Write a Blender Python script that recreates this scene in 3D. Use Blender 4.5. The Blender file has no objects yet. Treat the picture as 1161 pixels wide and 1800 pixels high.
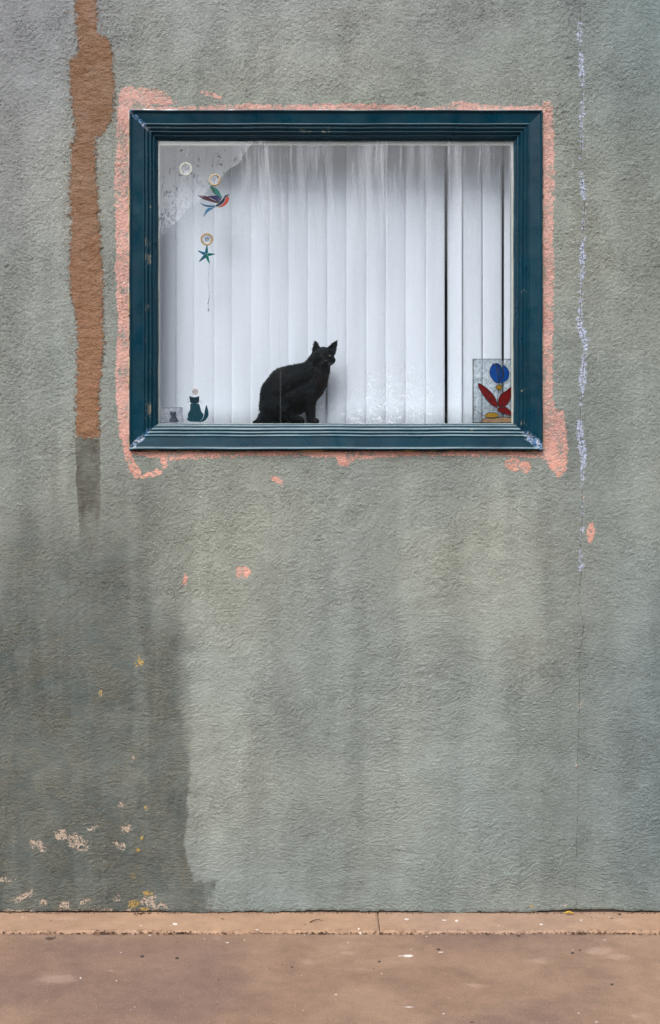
import bpy, bmesh, math, random
import numpy as np
from mathutils import Vector, Matrix
from mathutils.geometry import tessellate_polygon

# ------------------------------------------------------------------ camera
SC = bpy.context.scene
COL = SC.collection
D, CZ, S = 5.0, 1.692, 0.0024            # camera distance, camera height, metres per photo pixel on the wall
cam = bpy.data.cameras.new('camera')
cam.lens = 36.0 * D / (1800 * S)
cam.sensor_width = 36.0
cam.clip_start, cam.clip_end = 0.05, 500
camo = bpy.data.objects.new('camera', cam)
COL.objects.link(camo)
camo.location = (0, -D, CZ)
camo.rotation_euler = (math.radians(90), 0, 0)
SC.camera = camo

# ------------------------------------------------------------------ world, sun, exposure
SUN_E, SUN_AZ = math.radians(50), math.atan2(-0.34, -0.94)
w = bpy.data.worlds.new('World')
SC.world = w
w.use_nodes = True
wt = w.node_tree
sky = wt.nodes.new('ShaderNodeTexSky')
sky.sky_type = 'NISHITA'
sky.sun_disc = False
sky.sun_elevation = SUN_E
sky.sun_rotation = SUN_AZ
sky.dust_density = 3.0
sky.ozone_density = 0.6
hsv = wt.nodes.new('ShaderNodeHueSaturation')
hsv.inputs['Saturation'].default_value = 0.30
bg = wt.nodes['Background']
bg.inputs['Strength'].default_value = 0.15
wt.links.new(sky.outputs[0], hsv.inputs['Color'])
wt.links.new(hsv.outputs[0], bg.inputs['Color'])
sl = bpy.data.lights.new('sun', 'SUN')
sl.energy = 1.5
sl.angle = math.radians(28)
sl.color = (1.0, 0.965, 0.91)
so = bpy.data.objects.new('sun', sl)
COL.objects.link(so)
sdir = Vector((math.sin(SUN_AZ) * math.cos(SUN_E), math.cos(SUN_AZ) * math.cos(SUN_E), math.sin(SUN_E)))
so.rotation_euler = sdir.to_track_quat('Z', 'Y').to_euler()
so.location = (-3, -6, 8)
SC.view_settings.view_transform = 'Standard'
SC.view_settings.look = 'None'
SC.view_settings.gamma = 1
SC.view_settings.exposure = 0.90
SC.render.engine = 'CYCLES'
SC.cycles.use_denoising = True
SC.cycles.denoising_input_passes = 'RGB_ALBEDO_NORMAL'
SC.cycles.denoising_prefilter = 'NONE'
SC.cycles.max_bounces = 8
SC.cycles.transparent_max_bounces = 24
SC.cycles.sample_clamp_indirect = 4

# ------------------------------------------------------------------ small helpers
rnd = random.Random(7)
nrg = np.random.default_rng(11)


def PX(px): return (px - 580.5) * S
def PZ(py): return (1605 - py) * S
def W(px, py, y):
    """the point at depth y behind the wall face seen at photo pixel px, py"""
    k = (D + y) / D
    return Vector((PX(px) * k, y, CZ + (PZ(py) - CZ) * k))
def G(px, py, z=0.0):
    """the point of the ground plane z seen at photo pixel"""
    t = (CZ - z) / ((py - 900) * S)
    return Vector((PX(px) * t, -D + D * t, z))
def lin(r, g, b):
    f = lambda c: (c / 255) / 12.92 if c / 255 <= 0.04045 else ((c / 255 + 0.055) / 1.055) ** 2.4
    return (f(r), f(g), f(b), 1.0)


def tag(o, label=None, cat=None, group=None, kind=None):
    for k, v in (('label', label), ('category', cat), ('group', group), ('kind', kind)):
        if v: o[k] = v
    return o
def empty(name, loc, label=None, cat=None, group=None, parent=None):
    o = bpy.data.objects.new(name, None)
    COL.objects.link(o)
    o.empty_display_size = 0.05
    o.location = loc
    if parent: o.parent = parent
    return tag(o, label, cat, group)
def link(name, me, mat, parent=None):
    """me is in world space; a parented mesh keeps its place"""
    o = bpy.data.objects.new(name, me)
    COL.objects.link(o)
    if mat: me.materials.append(mat)
    if parent:
        o.parent = parent
        p = Vector((0, 0, 0)); q = parent
        while q: p += q.location; q = q.parent
        o.location = -p
    return o
def recenter(o):
    """put the origin of a top-level single mesh at its own base"""
    me = o.data
    co = np.empty(len(me.vertices) * 3, np.float32); me.vertices.foreach_get('co', co); co = co.reshape(-1, 3)
    c = (co.min(0) + co.max(0)) / 2; c[2] = co[:, 2].min()
    co -= c; me.vertices.foreach_set('co', co.ravel()); me.update(); o.location = tuple(float(v) for v in c)
    return o
def pydata(name, v, f, smooth=False):
    me = bpy.data.meshes.new(name)
    me.from_pydata([tuple(p) for p in v], [], f)
    if smooth: me.polygons.foreach_set('use_smooth', [True] * len(me.polygons))
    me.update()
    return me
def npmesh(name, v, quads, smooth=True):
    me = bpy.data.meshes.new(name)
    me.vertices.add(len(v)); me.vertices.foreach_set('co', np.asarray(v, np.float32).ravel())
    n, k = quads.shape
    me.loops.add(n * k); me.loops.foreach_set('vertex_index', quads.astype(np.int32).ravel())
    me.polygons.add(n); me.polygons.foreach_set('loop_start', np.arange(0, n * k, k, dtype=np.int32))
    me.polygons.foreach_set('loop_total', np.full(n, k, np.int32))
    me.polygons.foreach_set('use_smooth', np.full(n, smooth))
    me.update(calc_edges=True)
    return me
def attr(me, name, vals):
    a = me.attributes.new(name, 'FLOAT', 'POINT')
    a.data.foreach_set('value', np.asarray(vals, np.float32).ravel())
def box(bm, x0, x1, y0, y1, z0, z1, bev=0.0):
    r = bmesh.ops.create_cube(bm, size=1)['verts']
    for v in r:
        v.co = Vector(((x0 + x1) / 2 + v.co.x * (x1 - x0), (y0 + y1) / 2 + v.co.y * (y1 - y0), (z0 + z1) / 2 + v.co.z * (z1 - z0)))
    if bev:
        bmesh.ops.bevel(bm, geom=list({e for v in r for e in v.link_edges}), offset=bev, segments=2, affect='EDGES')
def frombm(name, bm, mat, parent=None, smooth=False):
    me = bpy.data.meshes.new(name); bm.normal_update(); bm.to_mesh(me); bm.free()
    if smooth: me.polygons.foreach_set('use_smooth', [True] * len(me.polygons))
    return link(name, me, mat, parent)
def tube(bm, pts, r, seg=8, cap=True):
    pts = [Vector(p) for p in pts]
    n = len(pts); rings = []
    for i, p in enumerate(pts):
        t = (pts[min(i + 1, n - 1)] - pts[max(i - 1, 0)]).normalized()
        a = t.cross(Vector((0.13, 1, 0.07))).normalized()
        if a.length < 0.1: a = t.cross(Vector((1, 0, 0))).normalized()
        b = t.cross(a)
        rr = r[i] if isinstance(r, (list, tuple)) else r
        rings.append([bm.verts.new(p + (a * math.cos(2 * math.pi * k / seg) + b * math.sin(2 * math.pi * k / seg)) * rr) for k in range(seg)])
    for i in range(n - 1):
        for k in range(seg):
            bm.faces.new((rings[i][k], rings[i][(k + 1) % seg], rings[i + 1][(k + 1) % seg], rings[i + 1][k]))
    if cap:
        bm.faces.new(list(reversed(rings[0]))); bm.faces.new(rings[-1])
def torus(bm, c, R, r, seg=28, rs=8, squash=1.0):
    c = Vector(c); rings = []
    for i in range(seg):
        a = 2 * math.pi * i / seg
        d = Vector((math.cos(a), 0, math.sin(a)))
        rings.append([bm.verts.new(c + d * (R + r * math.cos(2 * math.pi * k / rs)) + Vector((0, 1, 0)) * r * squash * math.sin(2 * math.pi * k / rs)) for k in range(rs)])
    for i in range(seg):
        for k in range(rs):
            j = (i + 1) % seg; m = (k + 1) % rs
            bm.faces.new((rings[i][k], rings[j][k], rings[j][m], rings[i][m]))
def slab(bm, poly, y0, y1):
    """extrude an x,z outline from depth y0 to y1"""
    a = [bm.verts.new((x, y0, z)) for x, z in poly]
    b = [bm.verts.new((x, y1, z)) for x, z in poly]
    n = len(poly)
    for t in tessellate_polygon([[Vector((x, z, 0)) for x, z in poly]]):
        bm.faces.new([a[i] for i in t]); bm.faces.new([b[i] for i in reversed(t)])
    for i in range(n):
        j = (i + 1) % n
        bm.faces.new((a[i], b[i], b[j], a[j]))
    bmesh.ops.recalc_face_normals(bm, faces=bm.faces[:])
def spline(pts, n=6, closed=True):
    """Catmull-Rom through 2D points"""
    out = []; m = len(pts); P = lambda i: pts[i % m] if closed else pts[max(0, min(m - 1, i))]
    for i in range(m if closed else m - 1):
        p0, p1, p2, p3 = P(i - 1), P(i), P(i + 1), P(i + 2)
        for k in range(n):
            t = k / n
            out.append(tuple(0.5 * (2 * p1[d] + (p2[d] - p0[d]) * t + (2 * p0[d] - 5 * p1[d] + 4 * p2[d] - p3[d]) * t * t + (3 * p1[d] - p0[d] - 3 * p2[d] + p3[d]) * t ** 3) for d in range(2)))
    if not closed: out.append(tuple(pts[-1]))
    return out


class NT:
    """a thin wrapper that keeps node graphs short"""
    def __init__(s, name):
        s.m = bpy.data.materials.new(name); s.m.use_nodes = True
        s.t = s.m.node_tree; s.t.nodes.clear()
        s.out = s.t.nodes.new('ShaderNodeOutputMaterial')
        s.tc = s.t.nodes.new('ShaderNodeTexCoord'); s.obj = s.tc.outputs['Object']
        s.geo = s.t.nodes.new('ShaderNodeNewGeometry'); s.pos = s.geo.outputs['Position']
    def set(s, sock, v):
        if isinstance(v, bpy.types.NodeSocket): s.t.links.new(v, sock)
        else: sock.default_value = v
    def m_(s, op, a, b=0.0, c=0.0, clamp=False):
        n = s.t.nodes.new('ShaderNodeMath'); n.operation = op; n.use_clamp = clamp
        for i, v in enumerate((a, b, c)): s.set(n.inputs[i], v)
        return n.outputs[0]
    def add(s, a, b): return s.m_('ADD', a, b)
    def sub(s, a, b): return s.m_('SUBTRACT', a, b)
    def mul(s, a, b): return s.m_('MULTIPLY', a, b)
    def inv(s, a): return s.m_('SUBTRACT', 1.0, a)
    def ss(s, v, lo, hi, o0=0.0, o1=1.0, kind='SMOOTHSTEP'):
        n = s.t.nodes.new('ShaderNodeMapRange'); n.interpolation_type = kind
        for k, x in ((0, v), (1, lo), (2, hi), (3, o0), (4, o1)): s.set(n.inputs[k], x)
        return n.outputs[0]
    def noise(s, scale, detail=2.0, rough=0.5, dist=0.0, vec=None, lac=2.0, color=False):
        n = s.t.nodes.new('ShaderNodeTexNoise')
        s.set(n.inputs['Vector'], vec if vec is not None else s.pos)
        for k, v in (('Scale', scale), ('Detail', detail), ('Roughness', rough), ('Distortion', dist), ('Lacunarity', lac)): s.set(n.inputs[k], v)
        return n.outputs['Color' if color else 'Fac']
    def vor(s, scale, vec=None, feat='F1', rand=1.0, out='Distance'):
        n = s.t.nodes.new('ShaderNodeTexVoronoi'); n.feature = feat
        s.set(n.inputs['Vector'], vec if vec is not None else s.pos)
        n.inputs['Scale'].default_value = scale; n.inputs['Randomness'].default_value = rand
        return n.outputs[out]
    def map(s, scale=(1, 1, 1), loc=(0, 0, 0), rot=(0, 0, 0), vec=None):
        n = s.t.nodes.new('ShaderNodeMapping')
        s.set(n.inputs['Vector'], vec if vec is not None else s.pos)
        n.inputs['Scale'].default_value = scale; n.inputs['Location'].default_value = loc; n.inputs['Rotation'].default_value = rot
        return n.outputs[0]
    def vadd(s, a, b, op='ADD', sc=None):
        n = s.t.nodes.new('ShaderNodeVectorMath'); n.operation = op
        s.set(n.inputs[0], a); s.set(n.inputs[1], b)
        if sc is not None: s.set(n.inputs['Scale'], sc)
        return n.outputs['Value' if op in ('DISTANCE', 'LENGTH', 'DOT_PRODUCT') else 'Vector']
    def xyz(s, v=None):
        n = s.t.nodes.new('ShaderNodeSeparateXYZ'); s.set(n.inputs[0], v if v is not None else s.pos)
        return n.outputs
    def mix(s, f, a, b, mode='MIX'):
        n = s.t.nodes.new('ShaderNodeMix'); n.data_type = 'RGBA'; n.blend_type = mode
        s.set(n.inputs[0], f); s.set(n.inputs[6], a); s.set(n.inputs[7], b)
        return n.outputs[2]
    def at(s, name):
        n = s.t.nodes.new('ShaderNodeAttribute'); n.attribute_name = name
        return n.outputs['Fac']
    def val(s, col, k):
        n = s.t.nodes.new('ShaderNodeHueSaturation'); s.set(n.inputs['Color'], col); s.set(n.inputs['Value'], k)
        return n.outputs[0]
    def bump(s, h, dist=0.01, st=1.0):
        n = s.t.nodes.new('ShaderNodeBump'); n.inputs['Strength'].default_value = st; n.inputs['Distance'].default_value = dist
        s.set(n.inputs['Height'], h)
        return n.outputs[0]
    def bsdf(s, color, rough=0.6, metal=0.0, normal=None, spec=0.5, **kw):
        n = s.t.nodes.new('ShaderNodeBsdfPrincipled')
        s.set(n.inputs['Base Color'], color); s.set(n.inputs['Roughness'], rough); s.set(n.inputs['Metallic'], metal)
        s.set(n.inputs['Specular IOR Level'], spec)
        for k, v in kw.items(): s.set(n.inputs[k.replace('_', ' ')], v)
        if normal: s.set(n.inputs['Normal'], normal)
        return n.outputs[0]
    def done(s, sh, disp=None, method=None):
        s.t.links.new(sh, s.out.inputs['Surface'])
        if disp is not None:
            n = s.t.nodes.new('ShaderNodeDisplacement'); n.inputs['Midlevel'].default_value = 0; n.inputs['Scale'].default_value = 1
            s.set(n.inputs['Height'], disp); s.t.links.new(n.outputs[0], s.out.inputs['Displacement'])
            s.m.displacement_method = method or 'BOTH'
        return s.m
def plain(name, color, rough=0.6, metal=0.0, spec=0.5, var=0.12, scale=30.0, bump=0.0):
    n = NT(name)
    k = n.ss(n.noise(scale, 4, 0.6), 0.25, 0.75, 1 - var, 1 + var)
    nm = n.bump(n.noise(scale * 4, 4, 0.6), bump) if bump else None
    return n.done(n.bsdf(n.val(color, k), rough, metal, nm, spec))
def glassy(name, color, density=0.75, rough=0.08):
    """thin coloured glass: lets tinted light through and keeps a body colour of its own"""
    n = NT(name)
    k = n.ss(n.noise(60, 3, 0.6), 0.2, 0.8, 0.8, 1.2)
    tr = n.t.nodes.new('ShaderNodeBsdfTransparent'); n.set(tr.inputs[0], n.val(color, k))
    pr = n.bsdf(n.val(color, k), rough)
    mx = n.t.nodes.new('ShaderNodeMixShader'); mx.inputs[0].default_value = density
    n.t.links.new(tr.outputs[0], mx.inputs[1]); n.t.links.new(pr, mx.inputs[2])
    return n.done(mx.outputs[0])

# ------------------------------------------------------------------ shapes of the paint patches (photo pixels on the wall plane)
BROWN = [(130,-60),(131,0),(133,40),(137,92),(122,104),(121,150),(127,190),(132,240),(124,258),(122,330),(124,400),(120,470),(124,520),(133,560),(136,620),(133,700),(133,770),(177,771),(176,700),(180,650),(184,600),(182,520),(183,480),(178,440),(176,380),(170,300),(170,246),(186,234),(198,212),(203,160),(198,90),(192,66),(174,56),(170,0),(170,-60)]
GREY = [(131,769),(177,771),(178,880),(176,940),(173,1010),(141,1010),(138,900),(134,850),(133,800)]
PINK = [
 [(212,158),(207,200),(205,260),(201,330),(205,400),(203,480),(208,560),(204,640),(205,700),(211,760),(220,800),(230,832),(240,842),(250,836),(247,822),(237,812),(231,795),(240,760),(240,230),(240,190)],
 [(214,154),(235,152),(257,155),(292,163),(299,172),(313,180),(300,184),(262,184),(240,205),(208,203)],
 [(350,160),(372,164),(391,171),(388,175),(366,170)],
 [(240,186),(300,189),(380,187),(440,183),(480,186),(560,184),(620,181),(700,185),(770,190),(782,181),(810,177),(850,184),(900,186),(954,186),(958,179),(968,180),(973,190),(973,215),(240,215)],
 [(950,190),(972,190),(975,260),(972,400),(975,500),(971,600),(972,700),(976,718),(991,722),(996,760),(999,800),(994,830),(983,839),(971,828),(960,810),(949,800)],
 [(229,785),(229,797),(262,803),(300,808),(380,805),(450,801),(520,802),(590,804),(597,818),(612,819),(624,808),(700,802),(800,801),(900,803),(965,806),(965,785)],
 [(280,800),(293,800),(294,822),(286,823)],
 [(245,836),(275,826),(290,828),(284,834),(262,840),(246,842)],
]
SPOTS = [(488,845,11,6,0.6),(903,817,14,12,0.3),(923,821,11,11,0),(427,1006,14,11,0),(1038,937,7,19,0.15),(326,1019,4,9,0.2)]
DARK = [(-700,960),(-20,975),(20,938),(42,905),(75,900),(110,928),(140,955),(190,958),(222,945),(240,975),(256,1010),(268,1060),(300,1085),(322,1120),(318,1160),(325,1230),(333,1290),(338,1350),(335,1420),(331,1480),(343,1508),(350,1546),(375,1552),(377,1700),(-700,1700)]
CRACK = [(1022,-200),(1022,0),(1019,60),(1025,150),(1022,260),(1021,310),(1028,350),(1025,420),(1022,520),(1019,570),(1029,600),(1022,700),(1019,760),(1026,800),(1023,850),(1025,900),(1021,960),(1022,1010),(1017,1060),(1026,1100),(1018,1160),(1019,1240),(1016,1330),(1017,1400),(1015,1450),(1012,1560),(1016,1620)]
CHALK = [(30,-3),(42,6),(70,5),(85,1),(95,5),(130,6),(150,4),(160,2),(200,5),(260,4),(310,3),(325,6),(350,6),(356,-3),(370,1),(420,3),(440,6),(500,4),(540,4),(580,8),(600,7),(630,4),(650,7),(680,7),(700,3),(735,3),(750,8),(800,8),(830,5),(850,4),(880,1),(900,3),(960,2),(975,6),(1003,5),(1012,-4)]
CHIPS = [(112,1468,14,7,0.3),(136,1481,20,13,0.5),(65,1483,10,7,0.2),(76,1491,8,4,0),(160,1456,9,5,-0.3),(209,1484,12,7,0.3),(222,1456,9,8,-0.5),(214,1412,5,4,0),(10,1546,12,4,0.2),(42,1574,18,6,-0.5),(78,1588,7,8,0),(113,1592,8,12,0),(148,1585,9,6,-0.3),(205,1578,7,5,0),(178,1221,3,4,0),(262,1585,14,12,0),(285,1595,14,7,0),(30,1603,30,5,0),(160,1603,34,3,0),(240,1604,30,5,0),(236,1333,3,3,0),(987,1594,4,2,0),(1019,1236,4,6,0),(1024,848,3,5,0),(1026,874,3,6,0),(1014,1345,2,2,0)]
YELL = [(242,1168,4,12,0.2),(249,1163,4,6,0),(259,1192,3,5,0),(235,1538,5,5,0),(236,1590,10,10,0.3),(252,1601,10,5,0),(178,1222,2,5,0),(243,1495,4,4,0),(246,1335,3,3,0),(262,1571,8,6,0),(804,1565,2,2,0),(934,1595,3,2,0),(250,1470,3,4,0),(256,1420,3,4,0)]


def sd_poly(X, Y, P):
    """signed distance, positive inside"""
    P = np.array(P, float); d = np.full(X.shape, 1e18); ins = np.zeros(X.shape, bool)
    for a, b in zip(P, np.roll(P, -1, 0)):
        e = b - a; wx, wy = X - a[0], Y - a[1]
        t = np.clip((wx * e[0] + wy * e[1]) / (e @ e + 1e-9), 0, 1)
        d = np.minimum(d, (wx - e[0] * t) ** 2 + (wy - e[1] * t) ** 2)
        c = (a[1] > Y) != (b[1] > Y)
        with np.errstate(divide='ignore', invalid='ignore'):
            c &= X < (b[0] - a[0]) * (Y - a[1]) / (b[1] - a[1] + 1e-12) + a[0]
        ins ^= c
    return np.where(ins, 1, -1) * np.sqrt(d)
def field_polys(X, Y, polys, pad=45):
    out = np.full(X.shape, -60.0)
    for P in polys:
        a = np.array(P); m = (X > a[:, 0].min() - pad) & (X < a[:, 0].max() + pad) & (Y > a[:, 1].min() - pad) & (Y < a[:, 1].max() + pad)
        out[m] = np.maximum(out[m], sd_poly(X[m], Y[m], P))
    return out
def field_ell(X, Y, ells, pad=30):
    out = np.full(X.shape, -60.0)
    for x, y, rx, ry, a in ells:
        m = (abs(X - x) < rx + ry + pad) & (abs(Y - y) < rx + ry + pad)
        dx, dy = X[m] - x, Y[m] - y; u = dx * math.cos(a) + dy * math.sin(a); v = -dx * math.sin(a) + dy * math.cos(a)
        r = np.sqrt((u / rx) ** 2 + (v / ry) ** 2)
        out[m] = np.maximum(out[m], (1 - r) * min(rx, ry))
    return out
def gaussians(X, Y, lst):
    out = np.zeros(X.shape)
    for x, y, sx, sy, k in lst: out += k * np.exp(-((X - x) / sx) ** 2 - ((Y - y) / sy) ** 2)
    return out
def wob(x, seed, amp, freqs=(3, 9, 23, 61)):
    r = random.Random(seed); o = np.zeros_like(x)
    for f in freqs: o += math.sqrt(3 / f) * np.sin(x * f * 2 + r.uniform(0, 6.28)) * r.uniform(0.6, 1)
    return o * amp

# ------------------------------------------------------------------ materials of the wall
def mat_stucco():
    n = NT('painted stucco')
    p = n.xyz()
    low = n.noise(1.3, 3, 0.5)
    # coarse dash texture, its direction swirls slowly like trowel strokes
    wv = n.vadd(n.pos, n.vadd(n.noise(3.2, 2, 0.5, color=True), (0.16, 0.0, 0.16), 'MULTIPLY'))
    strokes = n.map((1.0, 1.0, 1.7), vec=wv)
    lower = n.ss(p['Z'], 0.4, 2.2, 1.0, 0.0)
    a = n.noise(66, 8, 0.70, 0.15, vec=n.pos)
    b = n.noise(52, 8, 0.70, 0.15, vec=strokes)
    mixn = n.add(n.mul(a, n.inv(n.mul(lower, 0.75))), n.mul(b, n.mul(lower, 0.75)))
    lump = n.ss(mixn, 0.36, 0.72)
    coarse = n.mul(n.ss(n.noise(33, 7, 0.7, 0.2, vec=wv), 0.42, 0.68), n.ss(n.noise(4.2, 4, 0.6, vec=n.map(loc=(9, 2, 5))), 0.45, 0.62))
    fine = n.noise(210, 3, 0.6)
    zone = n.mul(n.ss(n.noise(2.6, 3, 0.6), 0.3, 0.7, 0.55, 1.2), n.ss(n.noise(9, 4, 0.6), 0.32, 0.62, 0.55, 1.25))
    swirl = n.ss(n.noise(22, 4, 0.6, 1.2, vec=n.map((1, 1, 3.4), vec=wv)), 0.35, 0.7)
    en = n.noise(24, 4, 0.65)          # edge raggedness
    en2 = n.noise(7, 3, 0.6)
    ef = n.sub(lump, 0.5)
    def edge(sd, big, lumpk, soft, off=0.0):
        v = n.add(n.at(sd), n.mul(n.sub(en, 0.5), big))
        v = n.add(n.add(v, n.mul(ef, lumpk)), off)
        return n.ss(v, -soft, soft)
    brown = edge('brown', 13, 9.0, 1.4)
    grey = n.mul(edge('grey', 7, 2.0, 1.5), n.ss(n.add(p['Z'], n.mul(n.sub(en2, 0.5), 0.45)), 1.44, 1.78))
    pink = edge('pink', 8, 5.0, 1.3, 0.6)
    dsoft = n.ss(p['Z'], 0.45, 1.35, 5.0, 55.0)
    dv = n.add(n.add(n.at('dark'), n.mul(n.sub(n.noise(8, 4, 0.6, vec=n.map((1, 1, 0.4))), 0.5), 90)), n.mul(n.sub(en, 0.5), 14))
    dark = n.ss(dv, n.mul(dsoft, -1.0), dsoft)
    dark = n.mul(dark, n.mul(n.ss(n.noise(2.6, 4, 0.6, 0.5), 0.3, 0.62, 0.72, 1.0), n.ss(n.noise(8, 5, 0.62, 0.3, vec=n.map((1, 1, 0.13))), 0.34, 0.56, 0.66, 1.0)))
    chalk = n.mul(edge('chalk', 9, 9.0, 1.4, -1.0), n.ss(n.noise(120, 2, 0.5), 0.36, 0.50))
    chip = n.mul(edge('chip', 22, 6.0, 1.2, 0.5), n.ss(n.noise(95, 3, 0.7), 0.44, 0.54))
    yell = n.mul(edge('yell', 22, 6.0, 1.2, 0.0), n.ss(n.noise(95, 3, 0.7), 0.40, 0.52))
    crack = n.ss(n.add(n.at('crack'), n.mul(n.sub(n.noise(40, 3, 0.6), 0.5), 2.6)), 0.2, n.ss(p['Z'], 1.2, 1.6, 0.85, 1.2), 1.0, 0.0)
    # ---- colour
    g1, g2, g3 = lin(128, 133, 126), lin(136, 140, 131), lin(124, 131, 127)
    col = n.mix(n.ss(low, 0.35, 0.65), g1, g2)
    col = n.mix(n.ss(n.noise(0.9, 2, 0.5, vec=n.map(loc=(4, 0, 2))), 0.42, 0.66), col, g3)
    col = n.mix(n.at('lilac'), col, lin(140, 141, 148))
    col = n.mix(n.at('blue'), col, lin(112, 128, 132))
    # rain streaks: long soft verticals
    st = n.noise(5.0, 5, 0.6, 0.3, vec=n.map((1.0, 1, 0.12)))
    col = n.val(col, n.ss(st, 0.3, 0.7, 0.86, 1.10))
    blot = n.noise(9.0, 5, 0.65, 0.4)
    col = n.val(col, n.ss(blot, 0.3, 0.7, 0.90, 1.08))
    col = n.mix(n.mul(n.ss(fine, 0.5, 0.75), 0.18), col, lin(172, 172, 160))
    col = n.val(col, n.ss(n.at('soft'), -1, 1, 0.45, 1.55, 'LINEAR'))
    col = n.mix(n.mul(dark, n.ss(p['Z'], 1.0, 1.8, 0.92, 0.62)), col, n.mix(n.ss(blot, 0.35, 0.65), lin(72, 79, 77), lin(92, 92, 84)))
    col = n.mix(n.mul(grey, 0.8), col, n.mix(n.ss(n.noise(13, 5, 0.6, vec=n.map((1, 1, 0.4))), 0.4, 0.62), lin(86, 86, 79), lin(64, 61, 55)))
    gm = n.mul(grey, n.ss(n.noise(19, 6, 0.7, 0.4, vec=n.map((1, 1, 0.6))), 0.5, 0.62))
    col = n.mix(n.mul(gm, 0.5), col, lin(66, 54, 46))
    bc = n.mix(n.ss(n.noise(9, 7, 0.7, 0.5), 0.38, 0.62), lin(116, 86, 64), lin(128, 102, 85))
    bc = n.mix(n.mul(n.ss(n.noise(26, 5, 0.7, 0.3), 0.54, 0.72), 0.6), bc, lin(98, 66, 46))
    bc = n.mix(n.mul(n.ss(p['Z'], 3.2, 2.2), 0.5), bc, lin(140, 101, 75))
    col = n.mix(brown, col, bc)
    pit = n.mul(brown, n.ss(n.noise(48, 3, 0.6), 0.66, 0.72))
    col = n.mix(n.mul(pit, 0.7), col, lin(70, 48, 34))
    rim = n.mul(n.ss(n.m_('ABSOLUTE', n.add(n.at('brown'), n.mul(n.sub(en, 0.5), 13))), 6.0, 0.0), n.ss(n.noise(60, 4, 0.7), 0.5, 0.62))
    col = n.mix(n.mul(rim, 0.7), col, lin(98, 74, 56))
    fringe = n.mul(n.ss(n.m_('ABSOLUTE', n.at('brown')), 22.0, 4.0), n.ss(n.add(n.noise(38, 5, 0.75), n.mul(lump, -0.12)), 0.50, 0.58))
    col = n.mix(n.mul(fringe, 0.55), col, n.mix(n.noise(15, 2), lin(104, 82, 62), lin(128, 108, 88)))
    pc = n.mix(n.ss(n.noise(11, 3, 0.6), 0.35, 0.65), lin(192, 150, 142), lin(200, 157, 146))
    pc = n.mix(n.mul(n.ss(p['Z'], 2.1, 1.85), 0.6), pc, lin(208, 150, 132))
    thin = n.ss(n.add(n.mul(n.noise(13, 5, 0.65), 1.0), n.mul(lump, 0.35)), 0.44, 0.66, 0.12, 1.0)
    col = n.mix(n.mul(pink, thin), col, pc)
    col = n.mix(n.mul(chalk, 0.9), col, lin(178, 186, 212))
    col = n.mix(n.mul(chip, 0.85), col, lin(186, 166, 150))
    col = n.mix(n.mul(yell, 0.85), col, lin(176, 146, 78))
    cc = n.mul(crack, n.ss(n.noise(17, 3, 0.6), 0.27, 0.42))
    col = n.mix(n.mul(cc, 0.72), col, lin(84, 74, 66))
    # ---- height in metres
    rough = n.mul(n.inv(n.mul(brown, 0.82)), n.inv(n.mul(grey, 0.8)))
    rough = n.mul(rough, zone)
    h = n.mul(n.add(n.add(n.mul(n.add(lump, n.mul(coarse, 0.55)), 0.0062), n.mul(n.sub(fine, 0.5), 0.0034)), n.mul(n.mul(swirl, lower), 0.0014)), rough)
    h = n.add(h, n.mul(n.sub(n.noise(2.2, 3, 0.5), 0.5), 0.022))
    h = n.add(h, n.mul(brown, 0.0006))
    h = n.add(h, n.mul(n.mul(brown, n.ss(n.noise(12, 6, 0.62, 0.5), 0.45, 0.85)), 0.007))
    gou = n.ss(n.noise(20, 7, 0.72, 0.3, vec=n.map((1, 1, 1.9))), 0.38, 0.62)
    h = n.add(h, n.mul(n.mul(grey, gou), 0.0025)); h = n.add(h, n.mul(n.mul(brown, gou), 0.004)); h = n.add(h, n.mul(n.mul(brown, fine), 0.0016))
    h = n.add(h, n.mul(rim, 0.0025))
    h = n.sub(h, n.mul(cc, 0.0022))
    h = n.sub(h, n.mul(chip, 0.0016))
    h = n.mul(h, n.at('hk'))
    return n.done(n.bsdf(col, n.ss(blot, 0.3, 0.7, 0.72, 0.9), spec=0.3), h)


def grid_mesh(name, xs, zs, to3, hole=None):
    nx, nz = len(xs), len(zs)
    X, Z = np.meshgrid(xs, zs)
    v = to3(X, Z)
    i = np.arange(nx - 1)[None, :] + np.arange(nz - 1)[:, None] * nx
    q = np.stack([i, i + 1, i + 1 + nx, i + nx], -1)
    if hole is not None:
        cx = (xs[1:] + xs[:-1])[None, :] / 2; cz = (zs[1:] + zs[:-1])[:, None] / 2
        keep = ~((cx > hole[0]) & (cx < hole[1]) & (cz > hole[2]) & (cz < hole[3]))
        q = q[keep]
    return npmesh(name, v.reshape(-1, 3), q.reshape(-1, 4)), X, Z


FX0, FX1, FZ0, FZ1 = PX(229), PX(953), PZ(791.5), PZ(196)      # outer edge of the window casing
house = empty('house', (0, 0, 0), 'weathered grey green stucco house front with patched paint round a big dark teal window', 'house')
HOLE = (FX0 + 0.02, FX1 - 0.02, FZ0 + 0.02, FZ1 - 0.02)
xs = np.concatenate([np.linspace(-7, -1.52, 60)[:-1], np.arange(-1.52, 1.52, 0.004), np.linspace(1.52, 7, 60)])
zs = np.concatenate([np.arange(0.0, 4.0, 0.004), np.linspace(4.0, 5.4, 30)])
def wall3(X, Z):
    Y = np.zeros_like(X)
    zb = 0.008 + 0.0075 * (wob(X, 3, 0.5) + wob(X, 4, 0.35, (31, 77, 140))) + 0.006 * np.exp(-((X - PX(1060)) / 0.15) ** 2)
    f = np.clip(1 - Z / 0.05, 0, 1)
    Y = Y + 0.004 * np.clip(1 - Z / 0.012, 0, 1)
    return np.stack([X, Y, Z + np.maximum(zb, 0.001) * f], -1)
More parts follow.
